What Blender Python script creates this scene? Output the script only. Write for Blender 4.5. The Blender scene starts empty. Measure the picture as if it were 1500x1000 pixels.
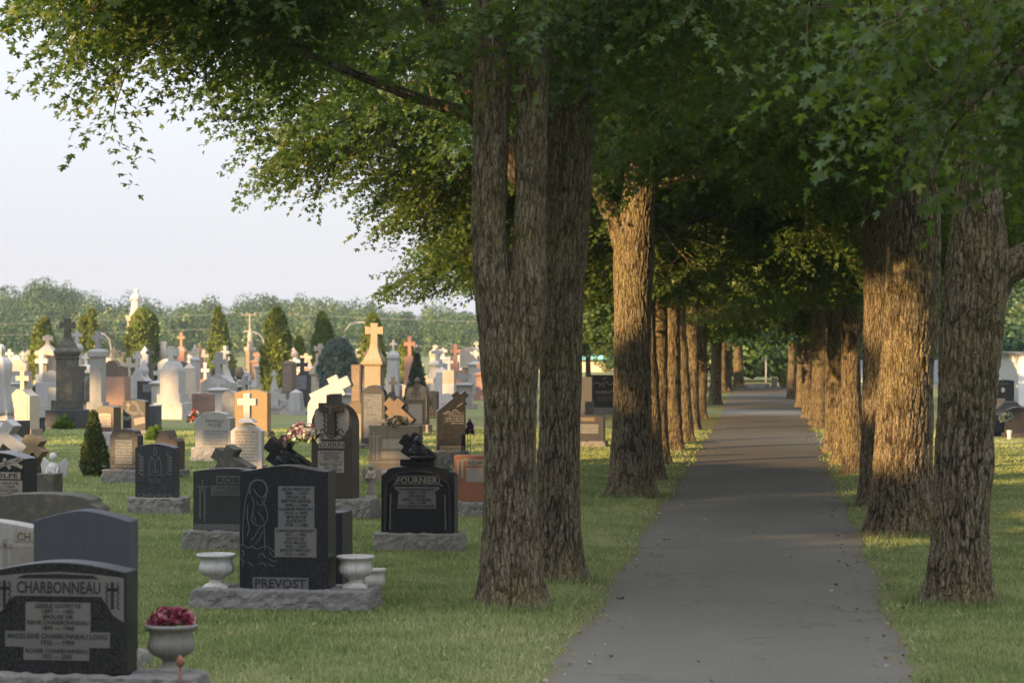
import bpy, bmesh, math, random
import numpy as np
from mathutils import Vector, Matrix, noise as mnoise
R = math.radians
sc = bpy.context.scene
col = sc.collection
F = 4000.0          # focal length in photograph pixels (1500 px wide, 96 mm on a 36 mm sensor)
EYE = 2.3           # eye height in metres
HZ = 497.0          # horizon row in the photograph

def gd(py): return F * EYE / (py - HZ)              # distance of a ground point seen in row py
def gx(px, D): return (px - 750.0) / F * D
def gz(py, D): return EYE + (HZ - py) / F * D

# ------------------------------------------------------------------ objects
def link(o, parent=None):
    col.objects.link(o)
    if parent is not None: o.parent = parent
    return o
def tag(o, label=None, cat=None, group=None, kind=None):
    if label: o['label'] = label
    if cat: o['category'] = cat
    if group: o['group'] = group
    if kind: o['kind'] = kind
    return o
def empty(name, loc, rz=0.0):
    o = bpy.data.objects.new(name, None); o.empty_display_size = .2
    o.location = loc; o.rotation_euler = (0, 0, rz)
    return link(o)
def copy_tree(src, loc, rz, scale=None):
    c = src.copy(); col.objects.link(c); c.location = loc; c.rotation_euler = (0, 0, rz)
    if scale: c.scale = scale
    for ch in list(src.children):
        k = ch.copy(); col.objects.link(k); k.parent = c
        for g in list(ch.children):
            q = g.copy(); col.objects.link(q); q.parent = k
    return c

class MB:
    """collects shapes of one part"""
    def __init__(s): s.v = []; s.f = []; s.sm = []
    def add(s, vs, fs, smooth=False, M=None):
        b = len(s.v)
        if M is not None: vs = [tuple(M @ Vector(p)) for p in vs]
        s.v.extend([tuple(p) for p in vs]); s.f.extend([tuple(b + i for i in f) for f in fs]); s.sm.extend([smooth] * len(fs))
        return s
    def box(s, cx, cy, z0, w, d, h, tw=1.0, td=None, M=None):
        td = tw if td is None else td
        a, b = w / 2, d / 2
        vs = [(cx-a,cy-b,z0),(cx+a,cy-b,z0),(cx+a,cy+b,z0),(cx-a,cy+b,z0)] + \
             [(cx-a*tw,cy-b*td,z0+h),(cx+a*tw,cy-b*td,z0+h),(cx+a*tw,cy+b*td,z0+h),(cx-a*tw,cy+b*td,z0+h)]
        return s.add(vs, [(3,2,1,0),(4,5,6,7),(0,1,5,4),(1,2,6,5),(2,3,7,6),(3,0,4,7)], M=M)
    def prism(s, poly, y0, y1, M=None, lip=0.0):
        """poly: (x, z) counter-clockwise seen from -y; front at y0"""
        n = len(poly)
        vs = [(x, y0, z) for x, z in poly] + [(x, y1, z) for x, z in poly]
        fs = [tuple(range(n)), tuple(range(2*n-1, n-1, -1))]
        for i in range(n):
            j = (i+1) % n
            fs.append((i, n+i, n+j, j))
        return s.add(vs, fs, M=M)
    def lathe(s, prof, n=24, M=None, flute=None, smooth=True, square=False):
        vs, fs = [], []
        for r, z in prof:
            for k in range(n):
                a = 2*math.pi*k/n + (math.pi/4 if square else 0)
                q = r
                if flute: q = r * (1 + flute(a, z))
                if square: q = r * math.sqrt(2)
                vs.append((q*math.cos(a), q*math.sin(a), z))
        m = len(prof)
        for i in range(m-1):
            for k in range(n):
                fs.append((i*n+k, i*n+(k+1)%n, (i+1)*n+(k+1)%n, (i+1)*n+k))
        fs.append(tuple(range(n-1, -1, -1))); fs.append(tuple((m-1)*n+k for k in range(n)))
        return s.add(vs, fs, smooth=smooth, M=M)
    def tube(s, pts, rad, n=8, smooth=True):
        vs, fs = [], []
        up = Vector((0, 0, 1)); m = len(pts)
        P = [Vector(p) for p in pts]
        for i in range(m):
            d = (P[min(i+1, m-1)] - P[max(i-1, 0)]).normalized()
            u = d.cross(up if abs(d.z) < .95 else Vector((1, 0, 0))).normalized(); w = u.cross(d)
            for k in range(n):
                a = 2*math.pi*k/n
                vs.append(tuple(P[i] + (u*math.cos(a) + w*math.sin(a)) * rad[i]))
        for i in range(m-1):
            for k in range(n):
                fs.append((i*n+k, (i+1)*n+k, (i+1)*n+(k+1)%n, i*n+(k+1)%n))
        fs.append(tuple(range(n))); fs.append(tuple((m-1)*n+k for k in range(n-1, -1, -1)))
        return s.add(vs, fs, smooth=smooth)
    def build(s, name, mat, parent=None, bevel=0.0, seg=1, rough=0.0, cuts=0, seed=0, loc=None):
        me = bpy.data.meshes.new(name)
        me.from_pydata(s.v, [], s.f); me.update()
        me.polygons.foreach_set('use_smooth', s.sm)
        if bevel or cuts:
            bm = bmesh.new(); bm.from_mesh(me)
            bmesh.ops.recalc_face_normals(bm, faces=bm.faces)
            if bevel:
                es = [e for e in bm.edges if len(e.link_faces) == 2 and e.calc_face_angle(0) > .6 and not e.link_faces[0].smooth]
                bmesh.ops.bevel(bm, geom=es, offset=bevel, segments=seg, profile=.5, affect='EDGES', clamp_overlap=True)
            if cuts:
                for _ in range(cuts):
                    long = [e for e in bm.edges if e.calc_length() > .028]
                    bmesh.ops.subdivide_edges(bm, edges=long, cuts=1, use_grid_fill=True)
                bmesh.ops.triangulate(bm, faces=[f for f in bm.faces if len(f.verts) > 4])
                bm.normal_update()
                for v in bm.verts:
                    q = v.co * 15 + Vector((seed*3.7, 0, 0))
                    k = mnoise.noise(q) + .6*mnoise.noise(q*2.3) + .5*mnoise.noise(q*.4)
                    v.co += v.normal * k * rough
            else:
                bmesh.ops.recalc_face_normals(bm, faces=bm.faces)
            bm.to_mesh(me); bm.free()
        else:
            bm = bmesh.new(); bm.from_mesh(me)
            bmesh.ops.recalc_face_normals(bm, faces=bm.faces); bm.to_mesh(me); bm.free()
        if mat: me.materials.append(mat)
        o = bpy.data.objects.new(name, me)
        if loc: o.location = loc
        return link(o, parent)

def np_mesh(name, V, Fa, mat, attrs=None, smooth=False):
    """V (n,3) float, Fa (m,k) int -> mesh with k-gons"""
    V = np.ascontiguousarray(V, dtype=np.float32); Fa = np.ascontiguousarray(Fa, dtype=np.int32)
    me = bpy.data.meshes.new(name)
    m, k = Fa.shape
    me.vertices.add(len(V)); me.vertices.foreach_set('co', V.ravel())
    me.loops.add(m*k); me.loops.foreach_set('vertex_index', Fa.ravel())
    me.polygons.add(m); me.polygons.foreach_set('loop_start', np.arange(0, m*k, k, dtype=np.int32))
    if smooth: me.polygons.foreach_set('use_smooth', np.ones(m, dtype=bool))
    me.update(calc_edges=True)
    for n, a in (attrs or {}).items():
        at = me.attributes.new(n, 'FLOAT', 'POINT'); at.data.foreach_set('value', np.ascontiguousarray(a, dtype=np.float32))
    if mat: me.materials.append(mat)
    return me

# ------------------------------------------------------------------ materials
class NT:
    def __init__(s, name):
        s.m = bpy.data.materials.new(name); s.m.use_nodes = True
        s.t = s.m.node_tree; s.t.nodes.clear()
        s.out = s.t.nodes.new('ShaderNodeOutputMaterial')
    def n(s, typ, **kw):
        nd = s.t.nodes.new(typ)
        for k, v in kw.items():
            if k in nd.inputs: nd.inputs[k].default_value = v
            else: setattr(nd, k, v)
        return nd
    def l(s, a, b): s.t.links.new(a, b)
    def noise(s, scale, detail=2.0, vec=None, rough=.5, w=None):
        nd = s.n('ShaderNodeTexNoise'); nd.inputs['Scale'].default_value = scale; nd.inputs['Detail'].default_value = detail
        nd.inputs['Roughness'].default_value = rough
        if vec is not None: s.l(vec, nd.inputs['Vector'])
        return nd.outputs['Fac']
    def ramp(s, fac, stops):
        nd = s.n('ShaderNodeValToRGB'); cr = nd.color_ramp
        while len(cr.elements) < len(stops): cr.elements.new(.5)
        for e, (p, c) in zip(cr.elements, stops):
            e.position = p; e.color = (*c, 1) if len(c) == 3 else c
        s.l(fac, nd.inputs[0]); return nd.outputs[0]
    def mix(s, fac, a, b, mode='MIX'):
        nd = s.n('ShaderNodeMix', data_type='RGBA', blend_type=mode)
        for sock, x in ((nd.inputs[0], fac), (nd.inputs[6], a), (nd.inputs[7], b)):
            if isinstance(x, (int, float)): sock.default_value = x
            elif isinstance(x, tuple): sock.default_value = (*x, 1) if len(x) == 3 else x
            else: s.l(x, sock)
        return nd.outputs[2]
    def math(s, op, a, b=None):
        nd = s.n('ShaderNodeMath', operation=op)
        for i, x in enumerate((a, b)):
            if x is None: continue
            if isinstance(x, (int, float)): nd.inputs[i].default_value = x
            else: s.l(x, nd.inputs[i])
        return nd.outputs[0]
    def coord(s, kind='Object', scale=None):
        o = s.n('ShaderNodeTexCoord').outputs[kind]
        if scale:
            mp = s.n('ShaderNodeMapping'); mp.inputs['Scale'].default_value = scale; s.l(o, mp.inputs[0]); o = mp.outputs[0]
        return o
    def attr(s, name): return s.n('ShaderNodeAttribute', attribute_name=name).outputs['Fac']
    def bump(s, h, strength=.3, dist=.01):
        b = s.n('ShaderNodeBump'); b.inputs['Strength'].default_value = strength; b.inputs['Distance'].default_value = dist
        s.l(h, b.inputs['Height']); return b.outputs[0]
    def principled(s, colr, rough=.8, normal=None, spec=.3):
        p = s.n('ShaderNodeBsdfPrincipled')
        if isinstance(colr, tuple): p.inputs['Base Color'].default_value = (*colr, 1)
        else: s.l(colr, p.inputs['Base Color'])
        if isinstance(rough, (int, float)): p.inputs['Roughness'].default_value = rough
        else: s.l(rough, p.inputs['Roughness'])
        p.inputs['Specular IOR Level'].default_value = spec
        if normal is not None: s.l(normal, p.inputs['Normal'])
        s.l(p.outputs[0], s.out.inputs[0]); return p

def simple(name, c, rough=.7, spec=.3):
    t = NT(name); t.principled(c, rough, spec=spec); return t.m

def stone(name, c, speck=.25, rough=.75, streak=.3, grain=260, spec=.3, lichen=0.0):
    """granite or marble: fine grain, soft blotches, dark weather streaks"""
    t = NT(name); P = t.coord('Object')
    rnd = t.n('ShaderNodeObjectInfo').outputs['Random']
    g = t.noise(grain, 1.0, P)
    b = t.noise(4.0, 3.0, P, .6)
    st = t.noise(1.0, 3.0, t.coord('Object', (14, 14, 1.6)), .6)
    lo = tuple(x*(1-speck) for x in c); hi = tuple(min(1, x*(1+speck)) for x in c)
    k = t.ramp(g, [(.32, lo), (.68, hi)])
    k = t.mix(t.math('MULTIPLY', t.ramp(b, [(.35, (0,0,0)), (.75, (1,1,1))]), streak), k, tuple(x*.55 for x in c))
    k = t.mix(t.math('MULTIPLY', t.ramp(st, [(.5, (0,0,0)), (.72, (1,1,1))]), streak), k, tuple(x*.4 for x in c))
    if lichen:
        k = t.mix(t.math('MULTIPLY', t.ramp(t.noise(7, 4, P, .65), [(.52, (0,0,0)), (.62, (1,1,1))]), lichen), k, (.22,.2,.1))
    k = t.mix(1.0, k, t.ramp(rnd, [(0, (.86,.86,.88)), (1, (1.12,1.08,1.02))]), 'MULTIPLY')
    t.principled(k, rough, t.bump(t.noise(60, 3, P), .25, .004), spec); return t.m

M = {}
M['black'] = stone('black_granite', (.023,.024,.026), .95, .36, .2, 120, .22)
M['charcoal'] = stone('charcoal_granite', (.04,.042,.045), .85, .5, .2, 120, .25)
M['slate'] = stone('slate_blue_granite', (.065,.07,.08), .2, .7, .15)
M['dgray'] = stone('dark_grey_stone', (.085,.082,.07), .25, .85, .4, lichen=.3)
M['gray'] = stone('grey_granite', (.28,.28,.265), .22, .8, .3)
M['lgray'] = stone('light_grey_granite', (.37,.37,.36), .18, .8, .3)
M['white'] = stone('white_marble', (.5,.49,.47), .06, .65, .25)
M['cream'] = stone('cream_limestone', (.42,.37,.30), .08, .8, .25)
M['tan'] = stone('tan_sandstone', (.28,.235,.165), .12, .85, .35)
M['ochre'] = stone('ochre_sandstone', (.25,.185,.10), .12, .85, .3)
M['brown'] = stone('brown_granite', (.05,.04,.029), .35, .45, .2, 280, .35)
M['umber'] = stone('umber_stone', (.14,.108,.078), .2, .8, .35)
M['pink'] = stone('pink_granite', (.27,.175,.135), .25, .75, .2)
M['salmon'] = stone('salmon_sandstone', (.38,.21,.145), .12, .8, .25)
M['red'] = stone('red_granite', (.22,.095,.055), .3, .5, .15)
M['plaque'] = stone('pale_etched_granite', (.125,.125,.12), .15, .8, .1)
M['plaque_light'] = stone('pale_sanded_granite', (.25,.23,.19), .12, .8, .1)
M['etch'] = simple('etched_lines', (.085,.087,.085), .8)
M['ink'] = simple('polished_letters', (.02,.021,.022), .5)
M['gold'] = simple('pale_letters', (.42,.40,.34), .7)
M['dull_ink'] = simple('weathered_letters', (.10,.09,.075), .8)  # one even dull brown-grey for the letters
M['rockgray'] = stone('rock_faced_granite', (.20,.195,.175), .3, .9, .35, 220)
M['paint_white'] = stone('white_painted_concrete', (.54,.535,.50), .05, .65, .42)
M['concrete'] = stone('grey_concrete', (.24,.235,.21), .1, .9, .3)

def inscription(name, base, ink, row=.05, fx=70, cov=.52):
    """rows of small worn engraved characters"""
    t = NT(name); P = t.coord('Object')
    sp = t.n('ShaderNodeSeparateXYZ'); t.l(P, sp.inputs[0])
    zz = t.math('DIVIDE', sp.outputs[2], row)
    fr = t.math('FRACT', zz); fl = t.math('FLOOR', zz)
    inrow = t.math('MULTIPLY', t.math('GREATER_THAN', fr, .28), t.math('LESS_THAN', fr, .78))
    cx = t.n('ShaderNodeCombineXYZ'); t.l(t.math('MULTIPLY', sp.outputs[0], fx), cx.inputs[0]); t.l(t.math('MULTIPLY', fl, 7.3), cx.inputs[1])
    t.l(t.math('MULTIPLY', zz, 2.5), cx.inputs[2])
    ch = t.math('GREATER_THAN', t.noise(1.0, 1.0, cx.outputs[0]), 1-cov)
    c2 = t.n('ShaderNodeCombineXYZ'); t.l(t.math('MULTIPLY', sp.outputs[0], 4.0), c2.inputs[0]); t.l(t.math('MULTIPLY', fl, 3.1), c2.inputs[1])
    words = t.math('GREATER_THAN', t.noise(1.0, 0.0, c2.outputs[0]), .42)
    f = t.math('MULTIPLY', t.math('MULTIPLY', inrow, ch), t.math('MULTIPLY', words, .75))
    g = t.ramp(t.noise(240, 1, P), [(.3, tuple(x*.85 for x in base)), (.7, tuple(min(1, x*1.15) for x in base))])
    t.principled(t.mix(f, g, ink), .8); return t.m
M['insc_cream'] = inscription('cream_inscription', (.44,.39,.32), (.16,.12,.09), .055, 60)
M['insc_gray'] = inscription('grey_inscription', (.23,.23,.22), (.13,.13,.12), .06, 55)
M['insc_tan'] = inscription('tan_inscription', (.40,.34,.26), (.15,.11,.08), .05, 60)
M['insc_dark'] = inscription('dark_inscription', (.024,.025,.028), (.16,.165,.16), .045, 60)
M['insc_slate'] = inscription('slate_inscription', (.10,.105,.11), (.21,.21,.20), .05, 60)
M['insc_pink'] = inscription('pink_inscription', (.34,.21,.15), (.2,.12,.09), .05, 60)
M['insc_brown'] = inscription('brown_inscription', (.2,.155,.115), (.1,.08,.06), .05, 60)

def leafmat(name, stops, tr, tfac=.35):
    t = NT(name); v = t.attr('v')
    rnd = t.n('ShaderNodeObjectInfo').outputs['Random']
    c = t.ramp(v, stops)
    c = t.mix(1.0, c, t.ramp(rnd, [(0, (.88,.93,.9)), (1, (1.1,1.06,1.0))]), 'MULTIPLY')
    d = t.n('ShaderNodeBsdfDiffuse'); t.l(c, d.inputs[0])
    tl = t.n('ShaderNodeBsdfTranslucent'); t.l(t.mix(1.0, c, tr, 'MULTIPLY'), tl.inputs[0])
    mx = t.n('ShaderNodeMixShader'); mx.inputs[0].default_value = tfac
    t.l(d.outputs[0], mx.inputs[1]); t.l(tl.outputs[0], mx.inputs[2])
    gl = t.n('ShaderNodeBsdfGlossy'); gl.inputs['Roughness'].default_value = .45; gl.inputs[0].default_value = (.5,.55,.5,1)
    m2 = t.n('ShaderNodeMixShader'); m2.inputs[0].default_value = .045
    t.l(mx.outputs[0], m2.inputs[1]); t.l(gl.outputs[0], m2.inputs[2])
    t.l(m2.outputs[0], t.out.inputs[0]); return t.m
M['maple'] = leafmat('maple_leaves', [(0, (.034,.066,.016)), (.45, (.068,.116,.025)), (.8, (.125,.165,.03)), (1, (.2,.18,.032))], (1.8,1.7,.6), .42)
M['cedar'] = leafmat('cedar_foliage', [(0, (.05,.078,.016)), (.5, (.125,.165,.026)), (1, (.23,.24,.045))], (1.2,1.2,.7), .15)
M['cedar_bronze'] = leafmat('bronzed_cedar_foliage', [(0, (.055,.045,.016)), (.3, (.09,.075,.026)), (.5, (.06,.09,.024)), (1, (.12,.17,.05))], (1.2,1.2,.7), .15)
M['juniper'] = leafmat('blue_juniper_foliage', [(0, (.07,.10,.085)), (.6, (.13,.175,.15)), (1, (.2,.25,.21))], (1,1,1), .1)
M['darkspruce'] = leafmat('dark_spruce_foliage', [(0, (.025,.045,.028)), (.6, (.045,.075,.04)), (1, (.075,.11,.055))], (1,1,1), .1)
M['wood_far'] = leafmat('wood_foliage', [(0, (.020,.050,.015)), (.45, (.046,.092,.026)), (.8, (.092,.138,.036)), (1, (.175,.20,.065))], (1.3,1.3,.8), .2)
M['fern'] = leafmat('bright_garden_leaves', [(0, (.07,.13,.02)), (1, (.15,.24,.04))], (1.2,1.2,.6), .3)

def barkmat():
    t = NT('maple_bark'); r = t.attr('ridge'); P = t.coord('Object')
    big = t.noise(1.1, 3, P, .6); fine = t.noise(1.0, 4, t.coord('Object', (70, 70, 14)), .65)
    c = t.ramp(r, [(0, (.038,.030,.019)), (.4, (.135,.112,.073)), (1, (.245,.213,.15))])
    c = t.mix(t.math('MULTIPLY', t.ramp(fine, [(.35, (0,0,0)), (.7, (1,1,1))]), .45), c, (.10,.08,.052))
    c = t.mix(t.math('MULTIPLY', t.ramp(big, [(.42, (0,0,0)), (.68, (1,1,1))]), .55), c, (.19,.165,.068))
    c = t.mix(t.math('MULTIPLY', t.ramp(t.noise(9, 4, P, .7), [(.62, (0,0,0)), (.74, (1,1,1))]), .3), c, (.24,.24,.2))
    vo = t.n('ShaderNodeTexVoronoi'); vo.feature = 'DISTANCE_TO_EDGE'; vo.inputs['Scale'].default_value = 1.0; vo.inputs['Randomness'].default_value = 1.0
    nz = t.n('ShaderNodeTexNoise'); nz.inputs['Scale'].default_value = 14; nz.inputs['Detail'].default_value = 4; t.l(P, nz.inputs['Vector'])
    ns = t.n('ShaderNodeVectorMath', operation='SCALE'); ns.inputs['Scale'].default_value = 1.6; t.l(nz.outputs['Color'], ns.inputs[0])
    na = t.n('ShaderNodeVectorMath', operation='ADD'); t.l(t.coord('Object', (34, 34, 7)), na.inputs[0]); t.l(ns.outputs[0], na.inputs[1]); t.l(na.outputs[0], vo.inputs['Vector'])
    ck = t.ramp(vo.outputs[0], [(.0, (0,0,0)), (.16, (1,1,1))])
    c = t.mix(1.0, c, t.ramp(vo.outputs[0], [(.0, (.42,.40,.38)), (.14, (1,1,1)), (.5, (1.12,1.1,1.08))]), 'MULTIPLY')
    h = t.math('ADD', t.math('MULTIPLY', ck, .7), t.math('MULTIPLY', fine, .8))
    t.principled(c, .95, t.bump(h, .8, .018), .12); return t.m
M['bark'] = barkmat()
# ------------------------------------------------------------------ maples
rs = np.random.RandomState(7)
TAB = rs.rand(256, 256)
def vnoise(u, v, per):
    """value noise, periodic in u with integer period per"""
    iu = np.floor(u).astype(int); iv = np.floor(v).astype(int); fu = u - iu; fv = v - iv
    fu = fu*fu*(3-2*fu); fv = fv*fv*(3-2*fv)
    a0 = iu % per; a1 = (iu+1) % per
    g = lambda a, b: TAB[a % 256, b % 256]
    return (g(a0, iv)*(1-fu)+g(a1, iv)*fu)*(1-fv) + (g(a0, iv+1)*(1-fu)+g(a1, iv+1)*fu)*fv

def spline(pts, n):
    """Catmull-Rom through (x,y,z,r) points"""
    P = np.array(pts, float); m = len(P)
    out = []
    ts = np.linspace(0, m-1, n)
    for t in ts:
        i = min(int(t), m-2); f = t-i
        p0 = P[max(i-1, 0)]; p1 = P[i]; p2 = P[i+1]; p3 = P[min(i+2, m-1)]
        out.append(.5*((2*p1)+(-p0+p2)*f+(2*p0-5*p1+4*p2-p3)*f*f+(-p0+3*p1-3*p2+p3)*f**3))
    return np.array(out)

def bark_tube(pts, nth, dz, amp, seed, flare=0.0, cell=.05, wide=1.0):
    """a stem with real furrows; returns V, F(quads), ridge"""
    P0 = np.array(pts, float)
    L = np.linalg.norm(np.diff(P0[:, :3], axis=0), axis=1).sum()
    n = max(6, int(L/dz))
    S = spline(pts, n); C = S[:, :3]; r = np.maximum(S[:, 3], .006)
    T = np.gradient(C, axis=0); T /= np.linalg.norm(T, axis=1)[:, None]
    ref = np.array([0, 1., 0]) if abs(T[0][1]) < .8 else np.array([1., 0, 0])
    U = np.cross(ref[None, :], T); U /= np.linalg.norm(U, axis=1)[:, None]; W = np.cross(T, U)
    th = np.linspace(0, 2*np.pi, nth, endpoint=False)
    s = np.concatenate([[0], np.cumsum(np.linalg.norm(np.diff(C, axis=0), axis=1))])
    TH, SS = np.meshgrid(th, s)
    per = max(4, 2*int(round(np.pi*r.mean()/cell)))
    u = TH/(2*np.pi)*per; v = SS/.42 + seed*13.1
    # long plates split by cracks: cells drawn out along the stem
    vv = SS/(cell*8.5)
    uw = u + .75*(vnoise(u+31, SS/.30+seed*2, per)-.5) + .42*(vnoise(u*2+7, SS/.10+seed, per*2)-.5) + .30*(vnoise(u*4+7, SS/.035+seed, per*4)-.5)
    vw = vv + .5*(vnoise(u*2+3, SS/.12+seed*1.7, per*2)-.5)
    def cells(uu, v2, pr, k):
        iu = np.floor(uu).astype(int); iv = np.floor(v2).astype(int)
        f1 = np.full(uu.shape, 9.0); f2 = np.full(uu.shape, 9.0); idv = np.zeros(uu.shape)
        for du in (-1, 0, 1):
            for dv in (-1, 0, 1):
                a = (iu+du) % pr; c = iv+dv
                jx = TAB[(a*7+c*3+k) % 256, (c*5+a+k*11) % 256]; jy = TAB[(a*3+c*11+k*5+40) % 256, (c+a*13+90) % 256]
                d = np.sqrt((iu+du+.15+.7*jx-uu)**2 + (.75*(iv+dv+.1+.8*jy-v2))**2)
                nearer = d < f1
                f2 = np.where(nearer, f1, np.minimum(f2, d)); idv = np.where(nearer, TAB[(a+c*17+k) % 256, (a*5+c) % 256], idv); f1 = np.minimum(f1, d)
        return f2-f1, idv
    e1, id1 = cells(uw, vw, per, seed % 50)
    e2, id2 = cells(uw*2+.3, vw*1.7+.5, per*2, 9)
    w1 = .06+.16*vnoise(u+5, SS/.16+2, per)
    r1 = np.clip((e1-.015)/(.11+w1), 0, 1); r2 = np.clip(e2/.16, 0, 1)
    r1 = r1*r1*(3-2*r1)
    ridge = r1*(.58+.42*id1)*(.72+.28*r2)
    ridge = np.clip(ridge - .26*(vnoise(u*4+11, SS/.03, per*4)-.5), 0, 1)
    fine = vnoise(u*5, v*9, per*5)
    lump = vnoise(TH/(2*np.pi)*5, SS/.7+seed, 5)-.5
    rr = r[:, None]*(1+.10*lump*wide)
    if flare:
        z = SS
        lob = 1+.65*np.cos(TH*5+seed+.6*np.sin(TH*2+seed))
        rr = rr*(1+flare*np.exp(-np.maximum(z-.12,0)/.17)*lob + .13*np.exp(-z/.8) + .12*np.exp(-z/.3))
    if flare:
        kr = np.random.RandomState(seed+77)
        for _ in range(5):
            ka, kz, ks = kr.uniform(0, 6.283), kr.uniform(.7, 3.0), kr.uniform(.05, .10)
            da = (TH-ka+np.pi) % (2*np.pi)-np.pi
            q2 = ((da*r.mean())**2 + ((SS-kz)*.8)**2)/ks**2
            rr = rr + ks*.42*np.exp(-q2*.55) - ks*.55*np.exp(-q2*6)
            ridge = ridge*(1-.75*np.exp(-q2*5))
    rr = rr + amp*(ridge-.6) + amp*.25*(fine-.5)
    V = C[:, None, :] + U[:, None, :]*(np.cos(TH)*rr)[..., None] + W[:, None, :]*(np.sin(TH)*rr)[..., None]
    V = V.reshape(-1, 3)
    i = np.arange(n-1)[:, None]*nth; k = np.arange(nth)[None, :]; k2 = (k+1) % nth
    Q = np.stack([i+k, i+k2, i+nth+k2, i+nth+k], -1).reshape(-1, 4)
    return V, Q, ridge.ravel()

class Tree:
    """one maple: wood tubes and leaf twigs, in local metres"""
    def __init__(s, seed): s.rng = np.random.RandomState(seed); s.w = []; s.leaf = []; s.nv = 0; s.seed = seed; s.zmin = 3.3; s.rs = 1.0
    def stem(s, pts, nth=40, dz=.06, amp=.012, flare=0.0, cell=.05):
        pts = [(x, y, z, r*s.rs) for x, y, z, r in pts]
        s.w.append(bark_tube(pts, nth, dz, amp, s.seed + len(s.w)*3, flare, cell))
    def twigs(s, p0, az, el, L, dens):
        """a spray: short twig with leaves both sides"""
        r = s.rng
        n = max(3, int(L/.027*dens))
        t = (np.arange(n)+r.rand(n))/n
        d = np.array([math.cos(az)*math.cos(el), math.sin(az)*math.cos(el), math.sin(el)])
        P = p0[None, :] + d[None, :]*(t*L)[:, None]; P[:, 2] -= .2*L*t*t
        side = np.where(np.arange(n) % 2 == 0, 1, -1)
        la = az + side*r.uniform(.4, 1.5, n); le = r.uniform(-.95, .12, n)
        tip = np.stack([np.cos(la)*np.cos(le), np.sin(la)*np.cos(le), np.sin(le)], 1)
        P = P + tip*r.uniform(.02, .10, n)[:, None]
        s.leaf.append(np.concatenate([P, tip], 1))
        return n
    def branch(s, p0, az, el, L, r0, sub=2.15, dens=1.0, droop=.9, from_t=.22, thick=True, nsub=None):
        """a limb with side branches and twigs"""
        r = s.rng; n = 9
        pts = [np.array([*p0, r0])]; p = np.array(p0, float); a = az; ph = r.uniform(0, 6.28)
        dirs = []
        for i in range(n):
            t = (i+1)/n
            e = el - droop*t**1.6 + .12*math.sin(ph+i*1.3)
            a = az + .25*math.sin(ph*2+i*.8)
            d = np.array([math.cos(a)*math.cos(e), math.sin(a)*math.cos(e), math.sin(e)])
            p = p + d*L/n; p[2] = max(p[2], s.zmin+.35); dirs.append((a, e)); pts.append(np.array([*p, max(.008, r0*(1-t)**.8)]))
        pts = np.array(pts)
        s.w.append(bark_tube(pts, 14 if r0 > .05 else 6, .12, .004 if r0 > .05 else 0, s.seed, 0, .06))
        ns = nsub or max(4, int(L*3.9))
        for k in range(ns):
            t = from_t + (1-from_t)*(k+r.rand()*.8)/ns
            f = t*n; i = min(int(f), n-1); q = pts[i][:3]*(1-(f-i)) + pts[i+1][:3]*(f-i)
            a, e = dirs[i]; sd = 1 if k % 2 == 0 else -1
            a2 = a + sd*r.uniform(.6, 1.25)*(1-.4*t); e2 = e*.5 + r.normal(0, .17)
            Ls = sub*(.45+.55*math.sin(math.pi*min(1, t*.85+.15)))*r.uniform(.7, 1.2)
            m = 4; sp = [np.array([*q, max(.007, r0*.28*(1-t*.5))])]; qq = q.copy(); da = r.normal(0, .12)
            segs = []
            for j in range(m):
                e3 = e2 - .6*((j+1)/m)**1.5; a3 = a2+da*j
                qq = qq + np.array([math.cos(a3)*math.cos(e3), math.sin(a3)*math.cos(e3), math.sin(e3)])*Ls/m; qq[2] = max(qq[2], s.zmin+.12)
                sp.append(np.array([*qq, .004+.010*(1-(j+1)/m)])); segs.append((a3, e3))
            if thick: s.w.append(bark_tube(sp, 5, .22, 0, 1, 0, .06))
            nt = max(3, int(Ls*5.8))
            for g in range(nt):
                t2 = .2+.8*(g+r.rand())/nt; f2 = t2*m; j = min(int(f2), m-1)
                o = sp[j][:3]*(1-(f2-j)) + sp[j+1][:3]*(f2-j); a3, e3 = segs[j]
                s.twigs(o, a3+(1 if g % 2 else -1)*r.uniform(.3, 1.2), e3*.6+r.normal(-.03, .17), r.uniform(.4, .85), dens)
    def meshes(s, size=.066, full=True, smooth=False, zlow=None):
        V, Q, A, b = [], [], [], 0
        for v, q, a in s.w:
            V.append(v); Q.append(q+b); A.append(a); b += len(v)
        wood = np_mesh('trunk', np.concatenate(V), np.concatenate(Q), M['bark'], {'ridge': np.concatenate(A)}, smooth=True)
        Lf = np.concatenate(s.leaf)
        if zlow is not None: Lf = Lf[Lf[:, 2] > zlow + s.rng.normal(0, .12, len(Lf))]
        crown = leaf_mesh(Lf[:, :3], Lf[:, 3:], size, s.rng, full)
        return wood, crown

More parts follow.
